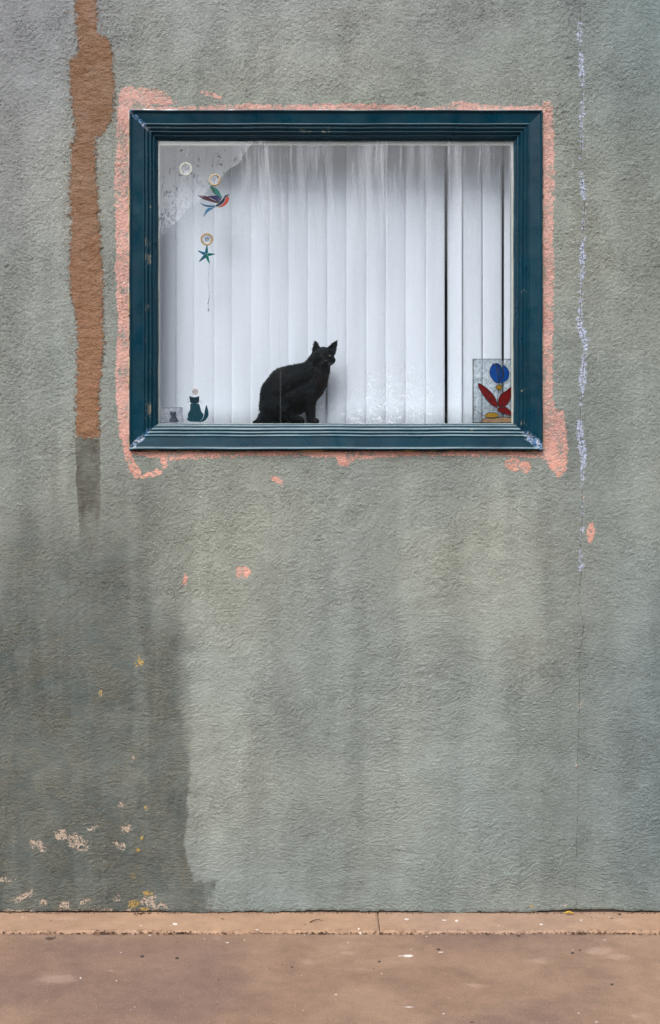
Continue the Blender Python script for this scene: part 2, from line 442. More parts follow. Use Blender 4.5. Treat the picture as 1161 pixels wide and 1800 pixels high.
wme, X, Z = grid_mesh('wall', xs, zs, wall3, HOLE)
pxX, pyZ = X / S + 580.5, 1605 - Z / S
attr(wme, 'brown', field_polys(pxX, pyZ, [BROWN], 60))
attr(wme, 'grey', field_polys(pxX, pyZ, [GREY], 60))
attr(wme, 'pink', np.maximum(field_polys(pxX, pyZ, PINK), field_ell(pxX, pyZ, SPOTS)))
attr(wme, 'dark', np.clip(sd_poly(pxX, pyZ, DARK), -90, 90))
cx = np.interp(pyZ, [c[1] for c in CRACK], [c[0] for c in CRACK])
cd = np.abs(pxX - cx)
attr(wme, 'crack', np.minimum(cd, 60))
cwid = np.interp(pyZ, [c[0] for c in CHALK], [c[1] for c in CHALK])
attr(wme, 'chalk', np.maximum(cwid - cd, -40))
attr(wme, 'chip', field_ell(pxX, pyZ, CHIPS))
attr(wme, 'yell', field_ell(pxX, pyZ, YELL))
attr(wme, 'lilac', np.clip(gaussians(pxX, pyZ, [(20, 100, 160, 420, 0.55), (500, 0, 500, 130, 0.35)]), 0, 1))
attr(wme, 'blue', np.clip(gaussians(pxX, pyZ, [(1180, 0, 190, 280, 0.75), (620, 1620, 520, 130, 0.3), (1180, 1350, 130, 420, 0.7), (800, 1400, 300, 200, 0.25)]), 0, 1))
SOFT = [(1180, 1520, 190, 300, -0.14), (-20, 1500, 160, 300, -0.10), (1180, -20, 200, 200, -0.08), (254, 885, 22, 55, -0.22), (262, 840, 30, 14, -0.15), (150, 900, 60, 70, -0.16), (240, 960, 40, 90, -0.12), (300, 870, 30, 40, -0.08), (60, 930, 60, 40, -0.10), (640, 700, 700, 900, 0.06), (640, 1040, 330, 190, 0.10), (890, 1010, 60, 230, 0.16), (420, 1250, 70, 260, 0.14), (390, 1480, 60, 120, 0.12), (960, 960, 16, 130, -0.22), (975, 1250, 26, 420, -0.16),  # soft stains, plus darker edge and corner entries that paint in lens vignetting
        (1000, 1360, 90, 260, -0.12), (262, 885, 34, 60, -0.26), (300, 980, 40, 90, -0.14), (225, 900, 20, 90, -0.12), (70, 1560, 260, 160, -0.10), (100, 1250, 160, 200, -0.05),
        (20, 40, 60, 160, -0.22), (-10, 400, 40, 900, -0.10), (1175, 700, 40, 1200, -0.16), (420, 60, 160, 70, 0.07), (330, 150, 60, 120, -0.06), (890, 80, 90, 110, -0.08), (100, 720, 120, 170, 0.10),
        (1060, 280, 60, 200, -0.05), (1100, 860, 60, 260, 0.06), (150, 1480, 150, 60, -0.10), (355, 930, 18, 160, 0.08), (520, 900, 25, 60, -0.05), (780, 1180, 26, 120, -0.06), (630, 1180, 20, 140, -0.05), (700, 1480, 60, 100, 0.06),
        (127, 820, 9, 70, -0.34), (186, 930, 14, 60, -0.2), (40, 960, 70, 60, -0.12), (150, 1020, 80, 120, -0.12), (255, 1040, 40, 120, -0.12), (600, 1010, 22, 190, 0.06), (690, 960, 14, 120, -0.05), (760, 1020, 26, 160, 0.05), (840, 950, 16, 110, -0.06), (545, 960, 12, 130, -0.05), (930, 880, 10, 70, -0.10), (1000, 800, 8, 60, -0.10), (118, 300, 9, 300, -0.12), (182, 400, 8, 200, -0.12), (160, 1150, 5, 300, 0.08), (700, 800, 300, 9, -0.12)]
attr(wme, 'soft', np.clip(gaussians(pxX, pyZ, SOFT), -1, 1))
hk = np.ones_like(X)
dx = np.maximum(np.maximum(FX0 - X, X - FX1), 0); dz = np.maximum(np.maximum(FZ0 - Z, Z - FZ1), 0)
attr(wme, 'hk', np.clip(0.25 + np.hypot(dx, dz) / 0.02, 0.25, 1))
STUCCO = mat_stucco()
wall = link('wall', wme, STUCCO, house)
# masonry behind the render coat: jambs of the opening, foundation line, room walls
RAW = plain('raw masonry', lin(70, 62, 55), 0.9, var=0.3, scale=12)
ROOM = plain('dim room paint', lin(50, 84, 116), 0.8, var=0.05, scale=2)
bm = bmesh.new()
hx0, hx1, hz0, hz1 = HOLE
box(bm, -7, hx0 - 0.004, 0.012, 0.16, -0.3, 5.4); box(bm, hx1 + 0.004, 7, 0.012, 0.16, -0.3, 5.4)
box(bm, hx0 - 0.004, hx1 + 0.004, 0.012, 0.16, -0.3, hz0 - 0.004); box(bm, hx0 - 0.004, hx1 + 0.004, 0.012, 0.16, hz1 + 0.004, 5.4)
frombm('masonry', bm, RAW, house)
bm = bmesh.new()
box(bm, -2.6, 2.6, 0.161, 3.6, 0.4, 4.2)
bmesh.ops.reverse_faces(bm, faces=bm.faces[:])
front = [f for f in bm.faces if all(v.co.y < 0.2 for v in f.verts)]
bmesh.ops.delete(bm, geom=front, context='FACES')
box(bm, -2.62, 2.62, 3.61, 3.7, 0.38, 4.22); box(bm, -2.7, -2.61, 0.165, 3.7, 0.38, 4.22); box(bm, 2.61, 2.7, 0.165, 3.7, 0.38, 4.22); box(bm, -2.7, 2.7, 0.165, 3.7, 4.225, 4.3)
frombm('room', bm, ROOM, house)
bm = bmesh.new(); box(bm, -7.1, 7.1, -0.02, 4, 5.41, 5.5); frombm('roof', bm, RAW, house)

# ------------------------------------------------------------------ the window
def mat_frame():
    n = NT('dark teal gloss paint')
    p = n.xyz()
    base = n.mix(n.ss(n.noise(5, 4, 0.6, vec=n.map((1, 1, 1))), 0.35, 0.65), lin(0, 38, 53), lin(0, 46, 61))
    wear = None
    for (cx, cy, ux, uz, r, k) in ((229, 196, 1, -1, 0.115, 0.0), (229, 791, 1, 1, 0.12, 0.012), (953, 791, -1, 1, 0.105, 0.03), (953, 196, -1, -1, 0.05, -0.05)):
        dx = n.mul(n.sub(p['X'], PX(cx)), ux); dz = n.mul(n.sub(p['Z'], PZ(cy)), uz)
        dist = n.m_('SQRT', n.add(n.mul(dx, dx), n.mul(dz, dz)))
        dia = n.m_('ABSOLUTE', n.sub(dx, dz))
        f = n.mul(n.ss(dist, r * 0.75, r * 1.15, 1, 0), n.ss(n.add(dia, n.mul(n.noise(45, 4, 0.7), 0.05)), 0.026 + k * 0.4, 0.040 + k * 0.5, 1, 0))
        wear = f if wear is None else n.m_('MAXIMUM', wear, f)
    fl = n.mul(wear, n.ss(n.noise(85, 5, 0.75, 0.8), 0.46, 0.53))
    pale = n.mix(n.ss(n.noise(60, 2, 0.5), 0.4, 0.6), lin(96, 140, 190), lin(190, 196, 214))
    tiny = n.ss(n.vor(28, feat='F1'), 0.035, 0.05, 1, 0)
    tiny = n.mul(tiny, n.ss(n.noise(11, 2), 0.55, 0.6))
    edge = n.mul(n.ss(n.noise(30, 5, 0.75, vec=n.map((0.35, 1, 0.35))), 0.60, 0.66), 0.6)
    col = n.mix(n.mul(n.m_('MAXIMUM', fl, n.mul(tiny, 0.7)), 0.70), base, pale)
    dirt = n.ss(n.noise(3, 6, 0.65, 0.3, vec=n.map((3, 1, 3))), 0.5, 0.8)
    col = n.mix(n.mul(dirt, 0.05), col, lin(110, 116, 118))
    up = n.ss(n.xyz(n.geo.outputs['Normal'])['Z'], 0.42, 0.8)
    ledge_light = n.mul(up, n.ss(n.noise(8, 5, 0.7, vec=n.map((0.5, 1, 3))), 0.3, 0.6, 0.35, 0.8))  # upward bevels painted paler, as edges catching skylight
    col = n.mix(ledge_light, col, lin(120, 138, 146))
    grv = n.mul(n.ss(n.m_('ABSOLUTE', n.sub(p['Y'], -0.0035)), 0.0045, 0.002), n.ss(n.noise(24, 4, 0.75, vec=n.map((0.4, 1, 0.4))), 0.60, 0.66))
    col = n.mix(n.mul(grv, 0.5), col, lin(150, 140, 120))
    rgh = n.ss(n.noise(14, 5, 0.6), 0.3, 0.7, 0.26, 0.5)
    nm = n.bump(n.add(n.noise(9, 4, 0.6), n.mul(n.noise(160, 2), 0.05)), 0.004, 0.5)
    return n.done(n.bsdf(col, rgh, normal=nm, spec=0.20))
FRAME = mat_frame()
window = empty('window', ((FX0 + FX1) / 2, 0, FZ0), parent=house)
window['label'] = 'wide fixed window with mitred dark teal frame and chipped corners'
# profile: u inward from outer edge (mm), o outward from the wall face (mm)
PROF = [(0,-6),(0,20),(1.5,24),(3,26),(6,26),(12,19),(15,18),(54,12),(56,14),(60,14),(66,6),(68,6),(69,8),(74,8),(80,0),(82,-1),(83,3),(88,3),(96,-9),(98,-9),(99,-7),(103,-8),(108,-20),(112,-22),(113,-24),(116,-40)]
def member(name, side, mn=1.0):
    N = 60; rings = []
    tl = 0.0
    for k in range(N + 1):
        t = k / N; ring = []
        for u, o in PROF:
            u /= 1000; y = -o / 1000
            x0, x1, z0, z1 = FX0 + u, FX1 - u, FZ0 + u, FZ1 - u
            j = 0.0006 * math.sin(t * 17 + side * 3) + 0.0004 * math.sin(t * 41 + side)
            if side == 0: c = (x0 + (x1 - x0) * t, y, z0 + j)
            elif side == 1: c = (x1 - j, y, z0 + (z1 - z0) * t)
            elif side == 2: c = (x1 + (x0 - x1) * t, y, z1 - j)
            else: c = (x0 + j, y, z1 + (z0 - z1) * t)
            if k in (0, N):         # hairline mitre joint
                s_ = 0.0004 if k == 0 else -0.0004
                c = (c[0] + (s_ if side == 0 else -s_ if side == 2 else 0), c[1], c[2] + (s_ if side == 1 else -s_ if side == 3 else 0))
            ring.append(c)
        rings.append(ring)
    m = len(PROF); v = [c for r in rings for c in r]; f = []
    for k in range(N):
        for i in range(m - 1):
            a = k * m + i
            f.append((a, a + 1, a + m + 1, a + m))
    f.append(tuple(range(m))); f.append(tuple(N * m + i for i in reversed(range(m))))
    me = pydata(name, v, f)
    bm = bmesh.new(); bm.from_mesh(me); bmesh.ops.recalc_face_normals(bm, faces=bm.faces[:]); bm.to_mesh(me); bm.free()
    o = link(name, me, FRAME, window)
    return o
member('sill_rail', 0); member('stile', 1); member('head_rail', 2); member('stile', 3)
# weathered caulk line all round the casing
def mat_caulk():
    n = NT('old caulk')
    c = n.mix(n.ss(n.noise(9, 4, 0.7), 0.4, 0.6), lin(196, 190, 176), lin(168, 150, 96))
    c = n.mix(n.ss(n.noise(26, 4, 0.7), 0.5, 0.6), c, lin(74, 62, 48))
    c = n.mix(n.ss(n.xyz()['Z'], FZ1 - 0.01, FZ1), c, n.mix(n.ss(n.noise(20, 3, 0.7), 0.4, 0.6), lin(206, 206, 208), lin(150, 150, 152)))
    c = n.mix(n.ss(n.xyz()['Z'], FZ0 + 0.012, FZ0), c, n.mix(n.ss(n.noise(12, 4, 0.7, vec=n.map((0.5, 1, 1))), 0.52, 0.6), lin(48, 40, 28), lin(150, 128, 66)))  # bottom run: grime and the shadow under the frame painted dark together
    return n.done(n.bsdf(c, 0.75, normal=n.bump(n.noise(80, 4, 0.7), 0.003)))
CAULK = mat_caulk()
bm = bmesh.new()
for (a, b, s1, s2) in (((FX0, FZ1), (FX1, FZ1), 0, 1), ((FX0, FZ0), (FX1, FZ0), 0, -1), ((FX0, FZ0), (FX0, FZ1), -1, 0), ((FX1, FZ0), (FX1, FZ1), 1, 0)):
    N = 240; pts = []; rr = []
    for k in range(N + 1):
        t = k / N
        pts.append((a[0] + (b[0] - a[0]) * t + s1 * 0.001, -0.001 - 0.002 * rnd.random(), a[1] + (b[1] - a[1]) * t + s2 * 0.001))
        big = 1.7 if (s2 == 1 and 0.03 < t < 0.12) else 1.0
        rr.append((0.0042 + 0.0016 * math.sin(t * 31 + s1) * math.sin(t * 57) + rnd.uniform(-0.0008, 0.001)) * big)
    tube(bm, pts, rr, 6)
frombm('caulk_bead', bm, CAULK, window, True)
# glass
GX0, GX1, GZ0, GZ1 = FX0 + 0.112, FX1 - 0.112, FZ0 + 0.112, FZ1 - 0.112
def mat_glass():
    n = NT('dusty window glass')
    p = n.xyz()
    wav = n.bump(n.noise(2.2, 2, 0.5), 0.0012, 0.6)
    cosi = n.m_('ABSOLUTE', n.vadd(n.geo.outputs['Incoming'], n.geo.outputs['Normal'], 'DOT_PRODUCT'))
    refl = n.m_('MULTIPLY_ADD', n.m_('POWER', n.inv(cosi), 5.0), 0.95, 0.055)
    tr = n.t.nodes.new('ShaderNodeBsdfTransparent'); tr.inputs[0].default_value = (0.93, 0.955, 0.96, 1)
    gl = n.t.nodes.new('ShaderNodeBsdfGlossy'); gl.inputs['Roughness'].default_value = 0.0
    n.t.links.new(wav, gl.inputs['Normal'])
    m1 = n.t.nodes.new('ShaderNodeMixShader'); n.set(m1.inputs[0], refl)
    n.t.links.new(tr.outputs[0], m1.inputs[1]); n.t.links.new(gl.outputs[0], m1.inputs[2])
    # run-off streaks from the head rail, strongest near the top
    warp = n.vadd(n.pos, n.vadd(n.noise(1.1, 2, 0.5, color=True), (0.10, 0, 0), 'MULTIPLY'))
    s1 = n.ss(n.noise(55, 4, 0.7, 0.0, vec=n.map((1, 1, 0.045), vec=warp)), 0.50, 0.74)
    s2 = n.ss(n.noise(17, 3, 0.6, 0.0, vec=n.map((1, 1, 0.06), vec=warp)), 0.45, 0.72)
    hz = n.add(p['Z'], n.mul(n.sub(n.noise(4, 2, 0.5, vec=n.map((1, 1, 0.1))), 0.5), 0.9))
    top = n.ss(hz, GZ1 - 0.62, GZ1 + 0.02)
    thin = n.ss(n.m_('ABSOLUTE', n.sub(n.add(p['X'], n.mul(n.sub(n.noise(1.5, 2), 0.5), 0.06)), PX(493))), 0.0012, 0.0030, 1, 0)
    dots = n.mul(n.ss(n.vor(34), 0.06, 0.10, 1, 0), n.ss(n.noise(6, 2), 0.52, 0.60))
    film = n.ss(n.noise(2.0, 4, 0.6), 0.3, 0.7, 0.0, 0.007)
    corner = n.mul(n.ss(n.vadd(n.pos, (PX(690), 0.03, PZ(735)), 'DISTANCE'), 0.28, 0.02), n.ss(n.noise(52, 5, 0.7, 0.8), 0.54, 0.60))  # speckles painted in for bright leaf and sky glints reflected low down
    corner2 = n.mul(n.ss(n.vadd(n.pos, (PX(285), 0.03, PZ(735)), 'DISTANCE'), 0.13, 0.01), n.ss(n.noise(40, 5, 0.7, 0.8), 0.50, 0.60))  # the same painted reflection glints, lower left
    top = n.mul(top, n.ss(p['X'], PX(370), PX(480), 0.12, 1.0))
    d = n.add(n.mul(top, n.add(n.add(n.mul(s1, 0.26), 0.07), n.mul(s2, 0.14))), film)  # streaks and film, with an even haze painted in to lift the dark top
    d = n.add(d, n.mul(thin, 0.022)); d = n.add(d, n.mul(dots, 0.07))
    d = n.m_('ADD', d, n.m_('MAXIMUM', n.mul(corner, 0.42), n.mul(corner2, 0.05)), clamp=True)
    df = n.t.nodes.new('ShaderNodeBsdfDiffuse'); df.inputs[0].default_value = lin(214, 218, 226)
    m2 = n.t.nodes.new('ShaderNodeMixShader'); n.set(m2.inputs[0], d)
    n.t.links.new(m1.outputs[0], m2.inputs[1]); n.t.links.new(df.outputs[0], m2.inputs[2])
    return n.done(m2.outputs[0])
bm = bmesh.new(); box(bm, GX0 - 0.004, GX1 + 0.004, 0.030, 0.034, GZ0 - 0.004, GZ1 + 0.004)
back = [f for f in bm.faces if f.normal.y > 0.5 or abs(f.normal.y) < 0.5]
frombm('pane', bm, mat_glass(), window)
# pale spacer bar behind the pane edge
SPACER = plain('pale spacer', lin(196, 194, 186), 0.5, var=0.08)
bm = bmesh.new()
ys = (0.0355, 0.046); sw = 0.013
box(bm, GX0, GX1, ys[0], ys[1], GZ1 - 0.020, GZ1, 0.001); box(bm, GX0, GX1, ys[0], ys[1], GZ0, GZ0 + 0.004)
box(bm, GX0, GX0 + 0.006, ys[0], ys[1], GZ0 + 0.0045, GZ1 - 0.0205, 0.001); box(bm, GX1 - 0.011, GX1, ys[0], ys[1], GZ0 + 0.0045, GZ1 - 0.0205, 0.001)
frombm('spacer_bar', bm, SPACER, window)
bm = bmesh.new(); box(bm, HOLE[0], HOLE[1], 0.05, 0.44, GZ0 - 0.045, GZ0 - 0.008, 0.004)
SILLZ = GZ0 - 0.008
frombm('sill', bm, plain('white sill paint', lin(214, 214, 212), 0.4, var=0.04), window)
JAMB = plain('inner jamb paint', lin(180, 184, 188), 0.5, var=0.04)
bm = bmesh.new()
box(bm, HOLE[0] - 0.003, GX0 - 0.002, 0.0475, 0.165, GZ0 - 0.007, GZ1 + 0.03); box(bm, GX1 + 0.002, HOLE[1] + 0.003, 0.0475, 0.165, GZ0 - 0.007, GZ1 + 0.03)
box(bm, HOLE[0], HOLE[1], 0.0475, 0.165, GZ1 + 0.031, GZ1 + 0.06)
frombm('jamb', bm, JAMB, window)

# ------------------------------------------------------------------ vertical blind
def mat_slat():
    n = NT('white vinyl slat')
    k = n.ss(n.noise(3, 3, 0.6, vec=n.map((4, 1, 0.3))), 0.3, 0.7, 0.95, 1.03)
    col = n.val(lin(236, 237, 248), k)
    tl = n.t.nodes.new('ShaderNodeBsdfTranslucent'); n.set(tl.inputs[0], col)
    mx = n.t.nodes.new('ShaderNodeMixShader'); mx.inputs[0].default_value = 0.12
    n.t.links.new(n.bsdf(col, 0.45, spec=0.3), mx.inputs[1]); n.t.links.new(tl.outputs[0], mx.inputs[2])
    return n.done(mx.outputs[0])
SLAT = mat_slat()
BY = 0.205
blind = empty('vertical_blind', (0, BY, SILLZ + 0.005), 'closed white vertical blind of tall slats hanging behind the window glass', 'blind')
def slat(pxl, pxr, ang, yoff=0.0, curve=0.0035):
    """a slat 89 mm wide whose left edge is seen at pxl; ang turns it"""
    a = W(pxl, 500, BY + yoff).x; b = W(pxr, 500, BY + yoff).x
    c = (a + b) / 2; wd = (b - a) / math.cos(ang); n = 10; v = []; f = []
    z0, z1 = SILLZ + 0.006, GZ1 + 0.14
    tw = rnd.uniform(-0.02, 0.02); sw_ = rnd.uniform(-0.0015, 0.0015)
    NZ = 14
    for side in (0, 1):
        for j in range(NZ + 1):
            tz = j / NZ; an = ang + tw * (1 - tz) + 0.012 * math.sin(tz * 5 + c * 9)
            for i in range(n + 1):
                s_ = (i / n - 0.5); u = s_ * wd
                o = curve * (1 - 4 * s_ * s_) + (0.0008 if side else 0)
                v.append((c + sw_ * (1 - tz) + u * math.cos(an) + o * math.sin(an), BY + yoff + u * math.sin(an) - o * math.cos(an), z0 + (z1 - z0) * tz))
    m = (n + 1) * (NZ + 1); r = n + 1
    for j in range(NZ):
        for i in range(n):
            a_ = j * r + i
            f.append((a_, a_ + 1, a_ + r + 1, a_ + r)); f.append((m + a_, m + a_ + r, m + a_ + r + 1, m + a_ + 1))
        for e in (0, n):
            a_ = j * r + e; f.append((a_, m + a_, m + a_ + r, a_ + r))
    for i in range(n):
        f.append((i, i + 1, m + i + 1, m + i)); t_ = NZ * r + i; f.append((t_, m + t_, m + t_ + 1, t_ + 1))
    me = pydata('slat', v, f, True)
    bmx = bmesh.new(); bmx.from_mesh(me); bmesh.ops.recalc_face_normals(bmx, faces=bmx.faces[:])
    bmx.to_mesh(me); bmx.free()
    link('slat', me, SLAT, blind)
edges = [242, 276, 310, 341, 377, 408, 442, 475, 508, 542, 576, 610, 645, 679, 714, 749]
for i in range(len(edges) - 1):
    slat(edges[i] - 1, edges[i + 1] + 1.5, math.radians(rnd.uniform(5, 10)))
slat(748, 782, math.radians(8)); slat(787.5, 811, math.radians(-38)); slat(813, 849, math.radians(5)); slat(848, 882.5, math.radians(9)); slat(887, 921, math.radians(-14)); slat(920, 950, math.radians(8))
bm = bmesh.new(); box(bm, -1.0, 1.0, BY - 0.03, BY + 0.03, GZ1 + 0.145, GZ1 + 0.19, 0.003)
frombm('head_track', bm, SPACER, blind)

# ------------------------------------------------------------------ the cat
def mat_fur():
    n = NT('black cat fur')
    rust = n.mul(n.ss(n.noise(9, 3, 0.6), 0.45, 0.7), n.mul(n.ss(n.xyz(n.obj)['X'], 0.11, 0.15), n.ss(n.xyz(n.obj)['Z'], 0.215, 0.18)))
    col = n.mix(n.ss(n.noise(40, 5, 0.7, vec=n.map((1, 1, 0.4))), 0.35, 0.7), (0.0012, 0.0016, 0.003, 1), (0.004, 0.006, 0.010, 1))
    col = n.mix(n.mul(rust, 0.7), col, (0.07, 0.025, 0.018, 1))
    return n.done(n.bsdf(col, 0.6, spec=0.12, normal=n.bump(n.noise(180, 4, 0.7, vec=n.map((1, 1, 0.35))), 0.003, 0.8)))
FUR = mat_fur()
CY = 0.118
K = S * (D + CY) / D / 5.805
orig = W(430 + 430 / 5.805, 0, CY).x
def c3(cx, cy, y=0.0): return Vector(((cx - 430) * K, y, (945 - cy) * K))
base = Vector((orig, CY, W(500, 743.5, CY).z))
cat = empty('cat', (base.x, CY, SILLZ), 'black cat sitting upright behind the glass and looking out over its shoulder', 'cat')
bm = bmesh.new()
def ball(c, r, sx=1, sy=1, sz=1):
    vs = bmesh.ops.create_icosphere(bm, subdivisions=3, radius=1.0)['verts']
    for v in vs: v.co = Vector((v.co.x * r * sx, v.co.y * r * sy, v.co.z * r * sz)) + c
def chain(pts, n=7, sy=1.0):
    for (a, ra), (b, rb) in zip(pts, pts[1:]):
        for k in range(n + 1):
            t = k / n; ball(a.lerp(b, t), ra + (rb - ra) * t, 1, sy, 1)
# trunk: rump, arched back, shoulders, neck
chain([(c3(318, 770), 0.072), (c3(345, 650), 0.078), (c3(420, 560), 0.080), (c3(520, 520), 0.073), (c3(610, 480), 0.062), (c3(690, 430), 0.052), (c3(735, 350), 0.046), (c3(770, 300, -0.01), 0.044)], 8, 0.92)
chain([(c3(345, 700), 0.078), (c3(500, 690), 0.076), (c3(620, 620), 0.066), (c3(715, 530), 0.054), (c3(765, 430, -0.01), 0.045)], 7, 0.9)
chain([(c3(620, 660), 0.055), (c3(690, 590), 0.052), (c3(735, 520), 0.047)], 6, 0.9)
# haunches
for sy in (-1, 1):
    ball(c3(335, 800, sy * 0.042), 0.062, 1.05, 0.62, 1.1)
    chain([(c3(420, 840, sy * 0.05), 0.036), (c3(500, 900, sy * 0.056), 0.017), (c3(585, 925, sy * 0.058), 0.0125)], 8)
    # fore legs and paws
    dxl = 0 if sy < 0 else -18
    chain([(c3(665 + dxl, 650, sy * 0.026), 0.036), (c3(676 + dxl, 760, sy * 0.024), 0.0235), (c3(685 + dxl, 850, sy * 0.022), 0.0165), (c3(690 + dxl, 915, sy * 0.022), 0.0150)], 9)
    chain([(c3(700 + dxl, 928, sy * 0.022), 0.0135), (c3(738 + dxl, 932, sy * 0.024 - 0.003), 0.0125)], 4)
ball(c3(300, 880), 0.055, 1.15, 0.9, 0.55)
ball(c3(250, 895), 0.040, 1.1, 0.9, 0.6)
# tail lies on the sill to the left and round in front
chain([(c3(200, 890, 0.0), 0.028), (c3(165, 915, -0.01), 0.016), (c3(130, 936, -0.02), 0.010), (c3(100, 944, -0.03), 0.006)], 9)
# head, three-quarter to the viewer
H = c3(806, 288, -0.026)
ball(H, 0.0465, 1.04, 1.0, 0.93)
ball(c3(806, 232, -0.022), 0.032, 1.15, 1, 0.75)
ball(c3(880, 318, -0.040), 0.021); ball(c3(750, 325, -0.038), 0.024)
ball(c3(832, 350, -0.068), 0.0165, 1.15, 1, 0.8); ball(c3(812, 344, -0.067), 0.0135); ball(c3(852, 344, -0.066), 0.0135)
ball(c3(832, 376, -0.058), 0.0125, 1.1, 1, 0.8); ball(c3(830, 315, -0.066), 0.0105, 0.9, 1, 1.5)
chain([(c3(800, 380, -0.02), 0.034), (c3(770, 450, -0.012), 0.040)], 4)
# ears
def ear(b0, b1, tip, depth, back):
    for k in range(15):
        t = k / 14
        wdt = 1 - t ** 1.7
        m_ = ((b0 + b1) / 2).lerp(tip, t); a = m_ + (b0 - b1) / 2 * wdt; b = m_ + (b1 - b0) / 2 * wdt
        for q in range(7):
            u = q / 6; ball(a.lerp(b, u) + Vector((0, back * math.sin(u * math.pi) * wdt, 0)), 0.0040 + 0.0012 * (1 - t), 1, 1, 1)
ear(c3(698, 255, -0.012), c3(768, 205, -0.022), c3(720, 112, -0.006), 0.01, 0.012)
ear(c3(848, 200, -0.022), c3(915, 250, -0.026), c3(941, 116, -0.018), 0.01, 0.012)
cm = bpy.data.meshes.new('body'); bm.to_mesh(cm); bm.free()
tmp = bpy.data.objects.new('tmp', cm); COL.objects.link(tmp)
r_ = tmp.modifiers.new('r', 'REMESH'); r_.mode = 'VOXEL'; r_.voxel_size = 0.0027; r_.use_smooth_shade = True
s_ = tmp.modifiers.new('s', 'SMOOTH'); s_.factor = 0.6; s_.iterations = 7
body_me = bpy.data.meshes.new_from_object(tmp.evaluated_get(bpy.context.evaluated_depsgraph_get()))
bpy.data.objects.remove(tmp)
nv = len(body_me.vertices)
co = np.empty(nv * 3, np.float32); body_me.vertices.foreach_get('co', co); co = co.reshape(-1, 3)
no = np.empty(nv * 3, np.float32); body_me.vertex_normals.foreach_get('vector', no); no = no.reshape(-1, 3)
co += no * (0.0012 * np.sin(co[:, 0:1] * 260 + 3 * np.sin(co[:, 2:3] * 90)) * np.sin(co[:, 2:3] * 190 + co[:, 1:2] * 150))
# short guard hairs: thin tapering slivers rooted in the coat, lying back
nf = len(body_me.polygons)
fq = np.empty(len(body_me.loops), np.int32); body_me.loops.foreach_get('vertex_index', fq)
ls = np.empty(nf, np.int32); body_me.polygons.foreach_get('loop_start', ls)
lt = np.empty(nf, np.int32); body_me.polygons.foreach_get('loop_total', lt)
bmh = bmesh.new(); 
for p_ in co: bmh.verts.new(p_)
bmh.verts.ensure_lookup_table()
for a_, t_ in zip(ls, lt):
    f_ = bmh.faces.new([bmh.verts[i] for i in fq[a_:a_ + t_]]); f_.smooth = True
NH = 15000
for i in nrg.integers(0, nv, NH):
    p_, n_ = Vector(co[i]), Vector(no[i])
    headish = (p_ - H).length < 0.062 or p_.z < 0.06 * 0.5
    L = (0.0035 if headish else rnd.uniform(0.006, 0.0125))
    flow = Vector((-0.55, 0, -0.65)) + Vector((rnd.uniform(-.3, .3), rnd.uniform(-.3, .3), rnd.uniform(-.3, .3)))
    t = (n_ * 0.42 + (flow - n_ * flow.dot(n_)) * 0.9).normalized()
    sd = t.cross(n_)
    if sd.length < 1e-3: continue
    sd = sd.normalized() * 0.0007
    p_ = p_ - n_ * 0.001
    a_ = bmh.verts.new(p_ - sd); b_ = bmh.verts.new(p_ + sd); c_ = bmh.verts.new(p_ + t * L * 0.6 + sd * 0.4 + n_ * 0.0004); d_ = bmh.verts.new(p_ + t * L)
    bmh.faces.new((a_, b_, c_)); bmh.faces.new((a_, c_, d_))
body = bpy.data.meshes.new('body'); bmh.to_mesh(body); bmh.free()
body.materials.append(FUR)
bo = bpy.data.objects.new('body', body); COL.objects.link(bo); bo.parent = cat
off = Vector((0, 0, base.z - SILLZ)); bo.location = off
def catpart(name, bm, mat):
    me = bpy.data.meshes.new(name); bm.to_mesh(me); bm.free(); me.polygons.foreach_set('use_smooth', [True] * len(me.polygons)); me.materials.append(mat)
    o = bpy.data.objects.new(name, me); COL.objects.link(o); o.parent = cat; o.location = off; return o
EYE = plain('dark amber eye', (0.012, 0.010, 0.005, 1), 0.12, var=0.05)
for ex, ey, ez in ((787, 285, -0.0675), (873, 283, -0.0645)):
    bm = bmesh.new(); ball(c3(ex, ey, ez), 0.0072, 1, 0.7, 0.8); catpart('eye', bm, EYE)
bm = bmesh.new(); ball(c3(834, 338, -0.0835), 0.0038, 1.2, 0.7, 0.8); catpart('nose', bm, plain('cat nose', (0.012, 0.010, 0.011, 1), 0.35))
bm = bmesh.new()
WHISK = plain('whisker', (0.12, 0.12, 0.13, 1), 0.5)
for s_, k in ((1, 0), (1, 1), (1, 2), (1, 3), (-1, 0), (-1, 1), (-1, 2)):
    bm = bmesh.new(); a = c3(832 + 22 * s_, 352 + 5 * k, -0.078)
    e = a + Vector((s_ * rnd.uniform(0.034, 0.05), 0.012, -0.006 - 0.006 * k)); mid = a.lerp(e, 0.5) + Vector((0, -0.003, 0.003))
    tube(bm, [a, mid, e], [0.00028, 0.00022, 0.00008], 4)
    catpart('whisker', bm, WHISK)

